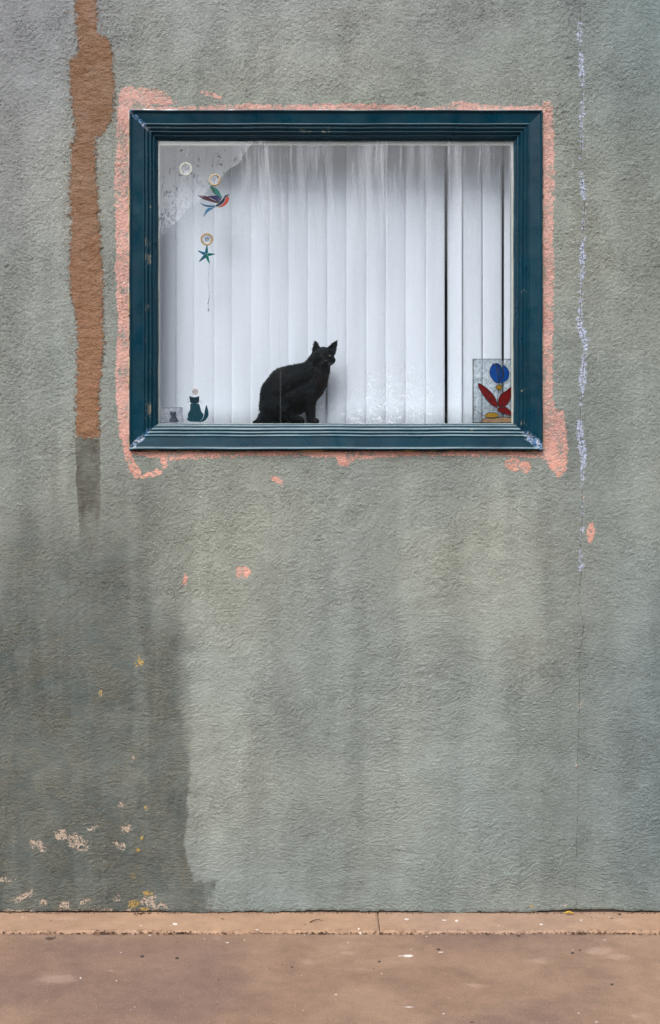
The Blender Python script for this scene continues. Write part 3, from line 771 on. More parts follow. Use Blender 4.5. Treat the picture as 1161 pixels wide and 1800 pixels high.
# ------------------------------------------------------------------ ornaments on the inside of the pane
OY = 0.0395
RUB = glassy('yellowed suction cup', lin(214, 168, 96), 0.72, 0.2)
RUBP = glassy('pale suction cup', lin(222, 214, 190), 0.6, 0.2)
CLEAR = glassy('clear rubber disc', lin(214, 214, 222), 0.25, 0.1)
WIRE = plain('grey wire', lin(96, 98, 100), 0.35, 0.6)
def o3(px, py, y=OY): return W(px, py, y)
def oxz(px, py, y=OY):
    p = W(px, py, y); return (p.x, p.z)
def cup(parent, px, py, r, mat, hook=True):
    bm = bmesh.new(); c = o3(px, py, OY - 0.002); R = r * S
    torus(bm, c, R * 0.88, R * 0.13, 30, 8, 0.7)
    frombm('cup_rim', bm, mat, parent, True)
    bm = bmesh.new(); n = 24
    prev = None
    for rr, yy in ((0.86, 0), (0.6, 0.0025), (0.3, 0.004), (0.18, 0.0055), (0.16, 0.010), (0.02, 0.0105)):
        ring = [bm.verts.new(c + Vector((math.cos(2 * math.pi * k / n) * R * rr, yy, math.sin(2 * math.pi * k / n) * R * rr))) for k in range(n)]
        if prev:
            for k in range(n): bm.faces.new((prev[k], prev[(k + 1) % n], ring[(k + 1) % n], ring[k]))
        prev = ring
    frombm('cup_disc', bm, CLEAR, parent, True)
    if hook:
        bm = bmesh.new()
        hc = c + Vector((0, 0.009, 0.02 * R))
        torus(bm, hc, R * 0.26, R * 0.055, 16, 6)
        tube(bm, [hc + Vector((0, 0, -R * 0.26)), hc + Vector((0, 0.001, -R * 0.7)), hc + Vector((0, 0, -R * 1.1))], R * 0.055, 6)
        frombm('hook', bm, WIRE, parent, True)
def piece(name, parent, pts, mat, y0=OY, th=0.0028, inner=0, conv=None, smooth=True, closed=True):
    conv = conv or (lambda a, b: oxz(a, b, y0))
    q = [conv(*p) for p in pts]
    bm = bmesh.new(); slab(bm, q, y0, y0 + th)
    return frombm(name, bm, mat, parent)
LEAD = plain('dark lead came', lin(44, 46, 50), 0.45, 0.5)
def outline(bm, pts, r, y, conv, closed=True):
    q = [Vector((conv(*p)[0], y, conv(*p)[1])) for p in pts]
    if closed: q.append(q[0])
    tube(bm, q, r, 6)

t = empty('suction_cup', o3(327, 297), 'empty round suction cup stuck alone on the upper left glass', 'suction cup')
cup(t, 327, 297, 11.5, RUBP, False)
bm = bmesh.new(); ball(o3(327, 297, OY + 0.006), 0.0035); frombm('knob', bm, CLEAR, t, True)

# swallow
t = empty('bird_suncatcher', o3(378, 345), 'flying swallow suncatcher in green, maroon, navy and orange glass', 'suncatcher')
cup(t, 378, 316, 10.5, RUB)
cb = lambda x, y: (300 + x / 9.675, 270 + y / 9.675)
def bird(name, pts, col, lab=None):
    o = piece(name, t, [cb(*p) for p in pts], glassy('bird ' + name, tuple(c_ ** 1.3 * 0.75 for c_ in col[:3]) + (1,), 0.95))
    if lab: o['label'] = lab
    bm = bmesh.new(); outline(bm, [cb(*p) for p in pts], 0.00032, OY + 0.0002, oxz); e = bm
    return o, e
BL = []
for nm, pts, col, lab in (
    ('wing', spline([(612, 445), (660, 505), (735, 570), (752, 640), (775, 700), (735, 670), (690, 600), (645, 520)], 3), lin(52, 118, 98), 'dark green upper wing tip'),
    ('wing', spline([(752, 582), (820, 630), (860, 700), (882, 745), (820, 725), (775, 690), (748, 630)], 3), lin(0, 150, 138), 'bright teal upper wing'),
    ('wing', spline([(462, 712), (540, 716), (630, 728), (700, 775), (825, 826), (780, 840), (680, 812), (560, 775)], 3), lin(112, 50, 76), 'maroon lower wing'),
    ('wing', spline([(640, 726), (720, 718), (800, 712), (870, 755), (850, 790), (828, 822), (740, 780)], 3), lin(66, 66, 122), 'navy lower wing'),
    ('body', spline([(1008, 680), (965, 705), (930, 708), (890, 770), (830, 830), (760, 888), (800, 900), (870, 860), (915, 810), (940, 745), (985, 715)], 3), lin(36, 48, 84), None),
    ('breast', spline([(985, 730), (995, 780), (960, 850), (890, 900), (810, 914), (880, 868), (925, 810), (945, 750)], 3), lin(226, 92, 72), None),
    ('tail', spline([(505, 835), (580, 868), (680, 880), (765, 882), (735, 905), (640, 908), (555, 880)], 3), lin(76, 140, 178), None),
    ('tail', spline([(765, 905), (700, 945), (620, 1005), (558, 1076), (590, 1000), (625, 935), (700, 918)], 3), lin(84, 150, 188), None)):
    o, e = bird(nm, pts, col, lab); BL.append(e)
bm = bmesh.new()
for e in BL:
    me = bpy.data.meshes.new('x'); e.to_mesh(me); e.free(); bm.from_mesh(me); bpy.data.meshes.remove(me)
frombm('leading', bm, LEAD, t)

# starfish on a cup with a string of beads
t = empty('star_suncatcher', o3(363, 445), 'teal starfish suncatcher with a thin beaded string below', 'suncatcher')
cup(t, 364, 420.5, 11, RUB)
cs = lambda x, y: (330 + x / 10.586, 390 + y / 10.586)
ctr = (350, 612)
tips = [(362, 430, 20, 9), (500, 598, 16, 8), (406, 768, 20, 9), (218, 738, 20, 8), (200, 538, 20, 8)]
for i, (tx, ty, wd, tw_) in enumerate(tips):
    dx, dy = tx - ctr[0], ty - ctr[1]; L = math.hypot(dx, dy); ux, uy = dx / L, dy / L
    pts = [(ctr[0], ctr[1]), (ctr[0] + ux * L * 0.28 - uy * 30, ctr[1] + uy * L * 0.28 + ux * 30), (tx - uy * tw_, ty + ux * tw_), (tx + ux * 5, ty + uy * 5), (tx + uy * tw_, ty - ux * tw_), (ctr[0] + ux * L * 0.28 + uy * 30, ctr[1] + uy * L * 0.28 - ux * 30)]
    piece('arm', t, [cs(*p) for p in pts], glassy('star glass %d' % i, [lin(14, 120, 138), lin(10, 124, 112), lin(10, 128, 112), lin(20, 110, 130), lin(24, 116, 150)][i], 0.93))
bm = bmesh.new()
for (tx, ty, wd, tw_) in tips: tube(bm, [o3(*cs(*ctr), OY - 0.001), o3(*cs(tx, ty), OY - 0.001)], 0.0006, 5)
frombm('leading', bm, LEAD, t)
bm = bmesh.new()
tube(bm, [o3(*cs(x, y)) for x, y in ((406, 768), (402, 860), (392, 960), (382, 1100), (386, 1200), (402, 1290), (404, 1420), (384, 1530), (395, 1610))], 0.00055, 5)
frombm('string', bm, WIRE, t)
TEALB, DARKB = glassy('teal bead', lin(90, 190, 178), 0.7), plain('dark bead', lin(40, 44, 60), 0.2)
for x, y, r, m in ((402, 1375, 8, TEALB), (400, 1405, 9, TEALB), (398, 1448, 10, DARKB), (392, 1472, 9, DARKB), (388, 1496, 9, DARKB), (380, 1522, 10, DARKB)):
    bm = bmesh.new(); ball(o3(*cs(x, y)), r / 10.586 * S); frombm('bead', bm, m, t, True)
bm = bmesh.new(); c = o3(*cs(392, 1630)); tube(bm, [c + Vector((0, 0, 0.010)), c, c - Vector((0, 0, 0.010))], [0.0012, 0.0045, 0.0008], 6)
frombm('drop', bm, CLEAR, t)

# glass cat on a cup
t = empty('cat_suncatcher', o3(345, 742), 'flat dark teal cat suncatcher with upturned tail hanging from a cup', 'suncatcher')
cc_ = lambda x, y: (280 + x / 9.675, 650 + y / 9.675)
cup(t, 343.7, 688.5, 5.2, RUB)
CG = [glassy('cat glass head', lin(4, 44, 58), 0.96), glassy('cat glass body', lin(8, 58, 72), 0.96), glassy('cat glass tail', lin(14, 64, 80), 0.95)]
piece('head', t, [cc_(*p) for p in [(510, 443), (545, 458), (600, 468), (650, 458), (682, 445), (684, 500), (680, 545), (665, 570), (545, 570), (526, 545), (522, 495)]], CG[0])
piece('torso', t, [cc_(*p) for p in spline([(540, 577), (670, 577), (700, 640), (720, 710), (755, 760), (740, 820), (700, 868), (640, 886), (560, 880), (510, 850), (490, 790), (500, 730), (525, 690), (530, 630)], 3)], CG[1])
piece('tail', t, [cc_(*p) for p in spline([(802, 600), (825, 650), (842, 730), (830, 800), (780, 862), (725, 886), (650, 888), (710, 866), (748, 822), (766, 765), (778, 690)], 3)], CG[2])
piece('paw', t, [cc_(*p) for p in spline([(490, 815), (520, 860), (560, 882), (505, 872), (472, 840)], 3)], CG[2])
bm = bmesh.new()
for a, b in (((520, 500), (474, 500)), ((522, 525), (468, 548)), ((525, 545), (476, 570)), ((684, 520), (752, 545)), ((684, 535), (740, 583))):
    bm = bmesh.new(); tube(bm, [o3(*cc_(*a)), o3(*cc_(*b))], 0.0005, 4); frombm('whisker', bm, WIRE, t)

# little square panel with a small cat
t = empty('glass_panel', o3(310, 742), 'small square glass panel with a tiny grey cat in the lower left corner', 'glass panel')
piece('sheet', t, [cc_(*p) for p in [(40, 640), (402, 642), (412, 888), (40, 888)]], CLEAR, OY + 0.006, 0.002)
bm = bmesh.new()
outline(bm, [cc_(*p) for p in [(40, 640), (402, 642), (412, 888)]], 0.0007, OY + 0.006, lambda a, b: oxz(a, b, OY + 0.006), False)
frombm('edging', bm, WIRE, t)
piece('cat_figure', t, [cc_(*p) for p in spline([(192, 702), (210, 716), (262, 718), (284, 706), (292, 750), (284, 790), (305, 820), (316, 888), (190, 888), (186, 830), (208, 792), (182, 762), (186, 730)], 3)], glassy('grey figure', lin(44, 54, 72), 0.95), OY + 0.003, 0.002)

# stained glass panel: plain flower pattern in the same colours
t = empty('stained_glass_panel', o3(868, 743), 'leaded stained glass panel in blue, red and amber propped in the lower right window corner', 'stained glass panel')
PXL = lambda u, v: (832 + u * 71, 743 - v * 112)
conv = lambda a, b: oxz(a, b, OY)
SG = {k: glassy('stained ' + k, tuple(q_ * (0.58 if k != 'clear' else 1) for q_ in c[:3]) + (1,), d) for k, c, d in (('blue', lin(14, 92, 190), 0.85), ('deep blue', lin(16, 74, 150), 0.85), ('red', lin(140, 14, 22), 0.85), ('amber', lin(212, 160, 52), 0.8), ('peach', lin(212, 168, 130), 0.75), ('clear', lin(226, 230, 232), 0.10))}
piece('backing_glass', t, [PXL(0, 0), PXL(1, 0), PXL(1, 1), PXL(0, 1)], SG['clear'], OY + 0.005, 0.002)
bml = bmesh.new()
def sg(name, key, pts):
    q = [PXL(*p) for p in spline(pts, 5)]
    piece(name, t, q, SG[key], OY, 0.003)
    outline(bml, q, 0.0011, OY - 0.0003, oxz)
sg('petal', 'blue', [(0.60, 0.62), (0.44, 0.72), (0.42, 0.84), (0.52, 0.93), (0.60, 0.80)])
sg('petal', 'deep blue', [(0.62, 0.62), (0.62, 0.80), (0.55, 0.93), (0.68, 0.90), (0.74, 0.78), (0.70, 0.66)])
sg('petal', 'blue', [(0.66, 0.62), (0.76, 0.74), (0.74, 0.90), (0.88, 0.82), (0.86, 0.68)])
sg('leaf', 'red', [(0.60, 0.24), (0.42, 0.30), (0.22, 0.46), (0.12, 0.62), (0.34, 0.54), (0.54, 0.40)])
sg('leaf', 'red', [(0.62, 0.26), (0.66, 0.42), (0.82, 0.50), (0.97, 0.56), (0.93, 0.38), (0.80, 0.26)])
sg('leaf', 'red', [(0.60, 0.20), (0.74, 0.26), (0.90, 0.20), (0.98, 0.12), (0.80, 0.13)])
sg('bud', 'amber', [(0.56, 0.55), (0.64, 0.60), (0.72, 0.56), (0.66, 0.50)])
sg('ground_band', 'amber', [(0.28, 0.10), (0.36, 0.15), (0.50, 0.16), (0.62, 0.13), (0.60, 0.09), (0.44, 0.08)])
sg('ground_band', 'peach', [(0.22, 0.01), (0.30, 0.07), (0.50, 0.07), (0.72, 0.09), (0.97, 0.07), (0.97, 0.01), (0.6, 0.0)])
outline(bml, [PXL(*p) for p in spline([(0.62, 0.14), (0.60, 0.34), (0.64, 0.54)], 5, False)], 0.0013, OY - 0.0003, oxz, False)
outline(bml, [PXL(*p) for p in spline([(0.0, 0.21), (0.14, 0.17), (0.26, 0.11)], 5, False)], 0.0010, OY - 0.0003, oxz, False)
outline(bml, [PXL(*p) for p in spline([(0.86, 0.86), (1.0, 0.99)], 3, False)], 0.0010, OY - 0.0003, oxz, False)
outline(bml, [PXL(*p) for p in spline([(0.96, 0.54), (1.0, 0.58)], 3, False)], 0.0010, OY - 0.0003, oxz, False)
frombm('leading', bml, LEAD, t)
bm = bmesh.new()
outline(bm, [PXL(0, 0), PXL(1, 0), PXL(1, 1.0), PXL(0, 1.0)], 0.0022, OY + 0.002, oxz)
frombm('edge_came', bm, LEAD, t)

# ------------------------------------------------------------------ kerb strip, joint, pavement, street
EY = -0.217
def mat_conc(name, c1, c2, c3_, strip=False):
    n = NT(name)
    p = n.xyz()
    a = n.noise(2.2, 5, 0.6, 0.4); b = n.noise(16, 5, 0.65); f = n.noise(170, 4, 0.7)
    col = n.mix(n.ss(a, 0.35, 0.65), c1, c2)
    col = n.mix(n.ss(n.noise(1.1, 3, 0.5, vec=n.map(loc=(7, 3, 0))), 0.45, 0.68), col, c3_)
    col = n.val(col, n.ss(b, 0.3, 0.7, 0.92, 1.07))
    col = n.val(col, n.ss(f, 0.3, 0.7, 0.86, 1.14))
    pits = n.ss(n.vor(85), 0.10, 0.16, 1, 0); pits = n.mul(pits, n.ss(n.noise(7, 2), 0.5, 0.62))
    col = n.mix(n.mul(pits, 0.55), col, lin(92, 70, 58))
    edge = n.mul(n.ss(n.at('worn'), 0.0, 1.0), n.ss(n.noise(5, 3, 0.6), 0.35, 0.65))
    col = n.mix(n.mul(edge, n.ss(n.noise(45, 5, 0.7), 0.42, 0.62)), col, lin(98, 72, 56))
    wh = n.ss(n.add(n.at('white'), n.mul(n.sub(n.noise(70, 3, 0.7), 0.5), 3.0)), -0.3, 0.4)
    col = n.mix(n.mul(wh, 0.8), col, lin(214, 208, 206))
    pale = n.ss(n.add(n.at('pale'), n.mul(n.sub(n.noise(14, 5, 0.75), 0.5), 40.0)), -3, 12)
    col = n.mix(n.mul(pale, 0.20), col, lin(204, 178, 164))
    dk = n.ss(n.at('dot'), -0.2, 0.5)
    col = n.mix(n.mul(dk, 0.8), col, lin(52, 40, 36))
    fleck = n.mul(n.ss(n.vor(21), 0.035, 0.055, 1, 0), n.ss(n.noise(9, 2), 0.54, 0.60))
    grit = n.ss(n.noise(150, 2, 0.8), 0.62, 0.72); grit2 = n.ss(n.noise(130, 2, 0.8, vec=n.map(loc=(3, 1, 2))), 0.62, 0.72)
    col = n.mix(n.mul(grit, 0.6), col, lin(70, 54, 44)); col = n.mix(n.mul(grit2, 0.42), col, lin(200, 178, 160))
    col = n.val(col, n.ss(n.noise(5, 6, 0.7, 0.5), 0.3, 0.7, 0.90, 1.08))
    col = n.mix(n.mul(fleck, 0.35), col, lin(206, 196, 188))
    h = n.add(n.mul(n.sub(n.noise(3, 4, 0.5), 0.5), 0.006), n.mul(n.sub(f, 0.5), 0.0012))
    h = n.sub(h, n.mul(pits, 0.0012))
    return n.done(n.bsdf(col, 0.82, spec=0.25, normal=n.bump(n.add(n.mul(f, 0.8), n.mul(b, 0.5)), 0.005, 0.8)), h)
CSTRIP = mat_conc('pale kerb concrete', lin(163, 133, 110), lin(154, 125, 103), lin(152, 126, 108), True)
CPAVE = mat_conc('brown pavement concrete', lin(128, 103, 88), lin(142, 117, 99), lin(118, 96, 86))
WHITE = [(248, 1627, 3, 1.3), (308, 1624, 6, 3), (300, 1627, 3, 1), (264, 1642, 4, 4), (40, 1612, 3, 1), (283, 1626, 1, 1), (400, 1657, 4, 1.5), (360, 1650, 2, 1), (305, 1665, 1.5, 1), (718, 1680, 12, 3), (705, 1680, 8, 0.8), (775, 1674, 6, 1.2), (612, 1657, 2, 1.2), (671, 1711, 2, 1.5), (591, 1748, 3, 1.5), (608, 1760, 1.5, 1), (532, 1776, 2, 1.5), (519, 1767, 1.5, 1), (531, 1715, 1.3, 1), (540, 1738, 1.3, 1), (230, 1775, 2, 1), (237, 1770, 2, 1), (780, 1782, 3, 1.5), (1049, 1796, 3.5, 1.5), (781, 1618, 5, 1.5), (803, 1619, 4, 2.5), (952, 1625, 4, 2), (877, 1627, 3, 1), (631, 1633, 3, 2), (514, 1641, 5, 2), (536, 1643, 3, 1.5), (205, 1724, 2, 1.5), (73, 1741, 1.5, 1), (64, 1733, 1.5, 1), (195, 1707, 7, 0.6), (142, 1719, 2, 3), (207, 1797, 2, 1), (723, 1669, 2, 1), (750, 1646, 2, 1), (1018, 1781, 3, 1.2), (1022, 1618, 3, 2), (1046, 1617, 2, 1), (1063, 1652, 2, 1), (1007, 1669, 2, 0.8), (915, 1707, 1.5, 1), (847, 1726, 1.3, 1), (715, 1616, 6, 2), (1070, 1612, 3, 1), (720, 1770, 14, 1), (213, 1674, 3, 1), (430, 1652, 2, 1), (452, 1634, 4, 1.2), (634, 1637, 3, 1.5), (575, 1632, 2, 1), (350, 1626, 1.5, 1), (490, 1622, 1.5, 1), (846, 1647, 1.5, 1)]
PALE = [(1085, 1680, 30, 7), (1055, 1672, 28, 10), (615, 1676, 20, 5), (540, 1692, 22, 6), (100, 1722, 40, 9), (945, 1688, 24, 6), (1118, 1787, 22, 6), (840, 1732, 26, 5), (240, 1640, 18, 6), (1100, 1618, 26, 5), (120, 1613, 40, 5), (380, 1648, 10, 4), (620, 1704, 36, 4)]
DOTS = [(90, 1618, 2, 1), (97, 1648, 2, 2), (88, 1650, 8, 3), (312, 1656, 2, 1), (497, 1695, 2, 1), (572, 1716, 2, 1), (537, 1625, 2.5, 1), (465, 1616, 1.5, 1), (384, 1723, 2, 1.5), (514, 1700, 3, 2), (658, 1703, 2, 1.5), (752, 1733, 2, 1), (858, 1643, 3, 1.5), (912, 1645, 4, 2), (975, 1784, 2, 1), (830, 1797, 4, 1.5), (815, 1787, 2, 1), (887, 1772, 2, 1), (1020, 1670, 3, 1.5), (270, 1764, 2, 1), (382, 1765, 2, 1), (332, 1691, 1.5, 1), (459, 1691, 2, 1), (474, 1703, 2, 1), (1076, 1615, 4, 1), (1040, 1612, 2, 1), (392, 1615, 3.5, 1.2)]
def ground_attrs(me, X, Y, z, worn):
    k = D / (D + Y)                        # back to the picture scale used by the lists above
    px = X * k / S + 580.5; py = 900 + (CZ - z) * k / S
    def ell(L, k=1.0):
        out = np.full(X.shape, -40.0)
        for x, y, rx, ry in L:
            m = (abs(px - x) < rx + 30) & (abs(py - y) < ry + 20)
            r = np.sqrt(((px[m] - x) / (rx * k)) ** 2 + ((py[m] - y) / (ry * k)) ** 2)
            out[m] = np.maximum(out[m], (1 - r) * min(rx * k, ry * k * 2))
        return out
    attr(me, 'white', ell(WHITE, 0.75)); attr(me, 'pale', ell(PALE)); attr(me, 'dot', ell(DOTS)); attr(me, 'worn', worn)
def strip_seg(x0, x1):
    xs_ = np.linspace(x0, x1, max(8, int((x1 - x0) / 0.006)))
    T = np.concatenate([np.linspace(0, 0.93, 34), np.array([0.945, 0.96, 0.975, 0.99, 1.0, 1.0, 1.0])])
    Zd = np.concatenate([np.zeros(34), np.array([-0.0005, -0.0015, -0.004, -0.007, -0.012, -0.03, -0.06])])
    XX, TT = np.meshgrid(xs_, T); ZZ = np.meshgrid(xs_, Zd)[1]
    ey = EY + 0.0035 * (wob(XX, 21, 0.6) + wob(XX, 22, 0.6, (19, 47, 95, 180)))
    YY = 0.02 + (ey - 0.02) * TT
    e = np.minimum(XX - x0, x1 - XX); ZZ = ZZ - 0.004 * np.clip(1 - e / 0.008, 0, 1) ** 2
    nx, nz = len(xs_), len(T)
    i = np.arange(nx - 1)[None, :] + np.arange(nz - 1)[:, None] * nx
    q = np.stack([i, i + nx, i + nx + 1, i + 1], -1).reshape(-1, 4)
    me = npmesh('kerb_strip', np.stack([XX, YY, ZZ], -1).reshape(-1, 3), q)
    ground_attrs(me, XX, YY, 0.0, np.clip((TT - 0.86) / 0.1, 0, 1) * 0.9 + 0.2 * np.clip(1 - e / 0.01, 0, 1))
    tag(link('kerb_strip', me, CSTRIP), kind='structure')
strip_seg(-7, G(665.5, 1620).x); strip_seg(G(665.5, 1620).x + 0.003, 7)
DIRT = plain('joint dirt', lin(58, 44, 36), 0.95, var=0.5, scale=60, bump=0.01)
bm = bmesh.new(); box(bm, -7, 7, -0.32, 0.03, -0.2, -0.018)
tag(frombm('joint_bed', bm, DIRT), kind='structure')
PZ0 = -0.006
xs_ = np.concatenate([np.linspace(-9, -1.5, 60)[:-1], np.arange(-1.5, 1.5, 0.0055), np.linspace(1.5, 9, 60)])
tt = np.concatenate([np.array([0, 0, 0.004, 0.008]), np.arange(0.012, 1.25, 0.0055), np.linspace(1.25, 3.2, 60)])
zd = np.concatenate([np.array([-0.06, -0.008, -0.003, -0.001]), np.zeros(len(tt) - 4)])
XX, TT = np.meshgrid(xs_, tt); ZZ = np.meshgrid(xs_, zd)[1] + PZ0
ey = EY - 0.010 - 0.006 * np.clip(wob(XX, 31, 0.8) + wob(XX, 32, 0.5, (13, 37, 88, 150)), -0.9, 3)
YY = ey * np.clip(1 - TT / 0.3, 0, 1) + (EY - 0.012) * np.clip(TT / 0.3, 0, 1) - TT
nx, nz = len(xs_), len(tt)
i = np.arange(nx - 1)[None, :] + np.arange(nz - 1)[:, None] * nx
q = np.stack([i, i + nx, i + nx + 1, i + 1], -1).reshape(-1, 4)
pm = npmesh('pavement', np.stack([XX, YY, ZZ], -1).reshape(-1, 3), q)
ground_attrs(pm, XX, YY, PZ0, np.clip(1 - TT / 0.03, 0, 1))
tag(link('pavement', pm, CPAVE), kind='structure')
bm = bmesh.new(); box(bm, -60, 60, -90, -3.43, -0.4, -0.12)
ASPH = plain('street asphalt', (0.05, 0.05, 0.052, 1), 0.9, var=0.25, scale=60, bump=0.01)
tag(frombm('road', bm, ASPH), kind='structure')
bm = bmesh.new(); box(bm, -60, 60, -0.3, 30, -0.5, -0.205); tag(frombm('ground', bm, DIRT), kind='structure')

# ------------------------------------------------------------------ litter on the ground
STONE = [plain('dark pebble', lin(54, 44, 42), 0.7, var=0.3, scale=90), plain('brown pebble', lin(92, 70, 56), 0.8, var=0.3, scale=90)]
def pebble(px, py, r, label, m=0):
    g = G(px, py, PZ0 if py > 1640 else 0.0)
    bm = bmesh.new(); vs = bmesh.ops.create_icosphere(bm, subdivisions=2, radius=r)['verts']
    for v in vs:
        v.co = v.co * (1 + 0.18 * math.sin(v.co.x * 400 + px) * math.cos(v.co.z * 350)); v.co.z *= 0.55; v.co.x *= 1.25
        v.co += g + Vector((0, 0, r * 0.35))
    o = frombm('pebble', bm, STONE[m], None, True); recenter(o)
    tag(o, label, 'pebble', 'dark pebbles scattered on the pavement')
pebble(250, 1682, 0.0062, 'dark pebble on the brown pavement, left one of a pair')
pebble(312, 1685, 0.0062, 'dark pebble on the brown pavement, right one of a pair')
pebble(771, 1670, 0.0065, 'dark pebble beside the long white paint smear near the kerb strip')
pebble(1007, 1676, 0.0060, 'dark pebble left of the pale scuff on the right of the pavement')
pebble(1076, 1731, 0.0048, 'small dark pebble alone below the pale scuff on the right')
pebble(667, 1691, 0.0050, 'small dark pebble below the joint of the kerb strip')
pebble(1090, 1608, 0.0060, 'dark pebble lying on the kerb strip at the far right', 0)
TWIG = plain('dry twig', lin(66, 44, 30), 0.85, var=0.3, scale=80)
bm = bmesh.new(); tube(bm, [G(a, b, 0.004) + Vector((0, 0, h)) for a, b, h in ((545, 1621, 0), (552, 1619, 0.003), (560, 1618, 0.005), (568, 1619, 0.002))], [0.0022, 0.002, 0.0016, 0.0007], 6)
tag(recenter(frombm('twig', bm, TWIG, None, True)), 'thin curved brown twig lying on the pale kerb strip', 'twig')
LEAFY = plain('yellow leaf', lin(170, 136, 36), 0.7, var=0.2, scale=60)
bm = bmesh.new()
c = G(1001, 1608, 0.004); R_ = 9
rows = []
for k in range(R_):
    t_ = k / (R_ - 1); wd = 0.0062 * math.sin(math.pi * min(1, t_ * 0.93 + 0.05)) ** 0.8
    ctr_ = c + Vector(((t_ - 0.5) * 0.036, 0.004 * math.sin(t_ * 4), 0.003 + 0.004 * math.sin(t_ * 3.1)))
    rows.append([bm.verts.new(ctr_ + Vector((0, -wd, 0.004))), bm.verts.new(ctr_), bm.verts.new(ctr_ + Vector((0, wd, 0.006)))])
for a, b in zip(rows, rows[1:]):
    for k in (0, 1): bm.faces.new((a[k], b[k], b[k + 1], a[k + 1]))
o = frombm('fallen_leaf', bm, LEAFY, None, True); recenter(o)
md = o.modifiers.new('thickness', 'SOLIDIFY'); md.thickness = 0.0006
tag(o, 'small curled yellow leaf at the foot of the wall near the crack', 'leaf')
# loose soil and moss crumbs caught in the joints
bm = bmesh.new()
def crumb(p, r):
    vs = bmesh.ops.create_icosphere(bm, subdivisions=1, radius=r)['verts']
    for v in vs: v.co = Vector((v.co.x * rnd.uniform(0.7, 1.5), v.co.y, v.co.z * 0.6)) + p
for i in range(520):
    x = rnd.uniform(-1.55, 1.55)
    crumb(Vector((x, EY - 0.006 + rnd.gauss(0, 0.005), -0.010 + rnd.uniform(0, 0.006))), rnd.uniform(0.0012, 0.0042))
for i in range(240):
    x = rnd.uniform(-1.55, 1.55)
    crumb(Vector((x, -0.006 + rnd.gauss(0, 0.003), rnd.uniform(0.0, 0.003))), rnd.uniform(0.001, 0.0034))
for cx_, n_, sp in ((250, 46, 0.016), (590 / 2.9025, 30, 0.02), (330, 30, 0.03), (560, 20, 0.03), (1002, 18, 0.02)):
    for i in range(n_):
        yy = -0.012 if cx_ == 250 else EY - 0.008
        crumb(Vector((PX(cx_) + rnd.gauss(0, sp), yy + rnd.gauss(0, 0.006), rnd.uniform(-0.004, 0.005) if yy > -0.1 else rnd.uniform(-0.01, 0))), rnd.uniform(0.002, 0.0055))
tag(frombm('soil_crumbs', bm, plain('crumbled soil', lin(70, 50, 38), 0.95, var=0.4, scale=120)), kind='stuff')

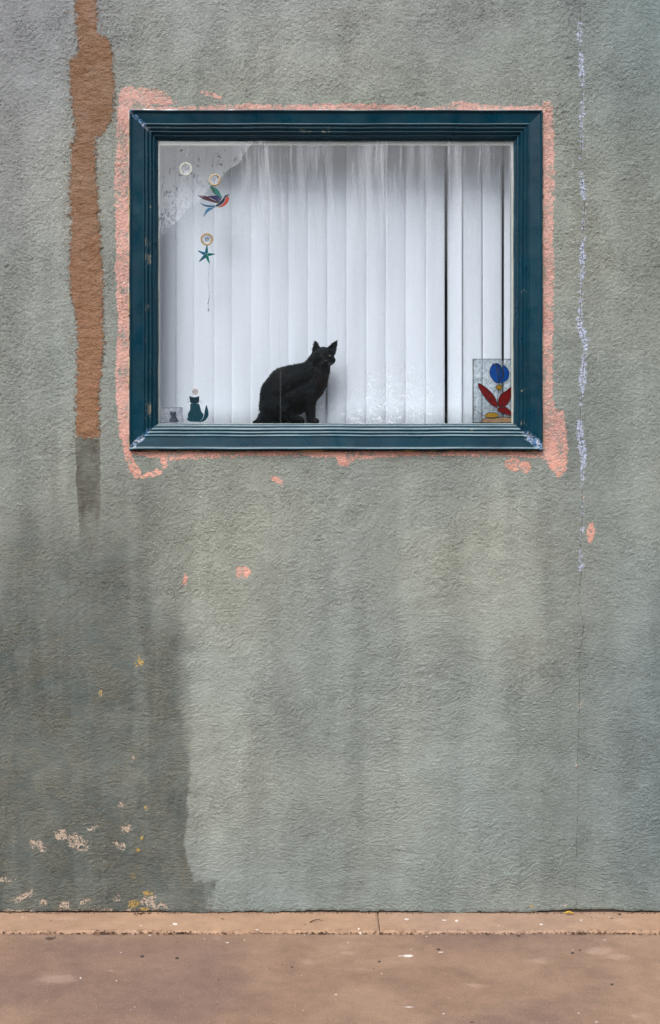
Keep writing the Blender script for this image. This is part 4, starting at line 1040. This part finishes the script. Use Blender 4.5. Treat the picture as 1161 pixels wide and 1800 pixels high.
# ------------------------------------------------------------------ the trees across the street, seen mirrored in the glass
LEAF = None
def mat_leaf():
    n = NT('tree foliage')
    c = n.mix(n.ss(n.noise(0.9, 4, 0.6), 0.35, 0.65), (0.06, 0.08, 0.03, 1), (0.12, 0.13, 0.06, 1))
    c = n.val(c, n.ss(n.noise(7, 2), 0.3, 0.7, 0.6, 1.4))
    return n.done(n.bsdf(c, 0.6, spec=0.3))
LEAF = mat_leaf(); BARK = plain('tree bark', lin(84, 70, 58), 0.9, var=0.3, scale=12, bump=0.02)
def tree(x, y, cz, R, nleaf, label, seed, rot=0.0):
    r = np.random.default_rng(seed)
    t = empty('tree', (x, y, -0.12), label, 'tree', 'trees across the street')
    bm = bmesh.new()
    tube(bm, [(x, y, -0.12), (x + 0.1, y, 1.2), (x - 0.05, y, 2.6), (x + 0.1, y, cz)], [0.34, 0.26, 0.22, 0.10], 12)
    for k in range(9):
        a = k * 2.4; e = Vector((x + math.cos(a) * R[0] * 0.65, y + math.sin(a) * R[1] * 0.65, cz + R[2] * 0.5 * math.sin(k * 1.7)))
        s0 = Vector((x, y, 1.8 + 0.28 * k)); tube(bm, [s0, s0.lerp(e, 0.5) + Vector((0, 0, 0.3)), e], [0.11, 0.07, 0.02], 7)
    frombm('trunk', bm, BARK, t, True)
    NC = 230
    u = r.normal(size=(NC, 3)); u /= np.linalg.norm(u, axis=1)[:, None]; rad = r.uniform(0.25, 1.0, (NC, 1)) ** 0.5
    cc = u * rad * np.array(R) + np.array([x, y, cz]); cs_ = r.uniform(0.35, 0.95, NC)
    cc = cc[cc[:, 2] > 1.0]; idx = r.integers(0, len(cc), nleaf)
    p = cc[idx] + r.normal(size=(nleaf, 3)) * cs_[idx, None] * 0.62
    s_ = r.uniform(0.022, 0.052, nleaf)[:, None]
    a = r.normal(size=(nleaf, 3)); a /= np.linalg.norm(a, axis=1)[:, None]
    b = np.cross(a, r.normal(size=(nleaf, 3))); b /= np.linalg.norm(b, axis=1)[:, None]
    v = np.stack([p - a * s_, p + b * s_ * 0.45, p + a * s_, p - b * s_ * 0.45], 1).reshape(-1, 3)
    link('crown', npmesh('crown', v, np.arange(nleaf * 4).reshape(-1, 4), False), LEAF, t)
tree(3.8, -20, 4.6, (9.0, 3.4, 4.9), 430000, 'broad tree mirrored across the top of the window glass, its edge near the lone cup', 5)
tree(-6.5, -23, 3.6, (4.6, 3.0, 3.6), 90000, 'lower tree mirrored behind the left edge of the glass', 6)
tree(13.0, -22, 5.0, (4.4, 3.0, 4.8), 50000, 'tree mirrored at the right end of the window glass', 8)
# added foliage-coloured backdrop, shaped to block sky gaps in the mirrored trees
xs_ = np.linspace(-60, 60, 240); ts_ = np.linspace(0, 1, 40)
XX, TT = np.meshgrid(xs_, ts_)
top_ = np.interp(XX, [-60, -14, -6.5, -5.8, -2.5, 3, 20, 60], [5, 7, 10.8, 12.2, 15.4, 18.2, 18.5, 13])
hr = np.random.default_rng(4)
ZZ = -0.15 + top_ * np.sin(np.minimum(TT * 1.7, 1.0) * math.pi / 2) * (1 - 0.35 * np.clip(TT - 0.7, 0, 1)) + hr.normal(size=XX.shape) * 0.28 * (TT > 0.05)
YY = -31 - 14 * TT + hr.normal(size=XX.shape) * 0.2
i = np.arange(239)[None, :] + np.arange(39)[:, None] * 240
q = np.stack([i, i + 1, i + 241, i + 240], -1).reshape(-1, 4)
tag(link('reflection_backdrop', npmesh('reflection_backdrop', np.stack([XX, YY, ZZ], -1).reshape(-1, 3), q), LEAF), kind='structure')
print('built', len(bpy.data.objects))
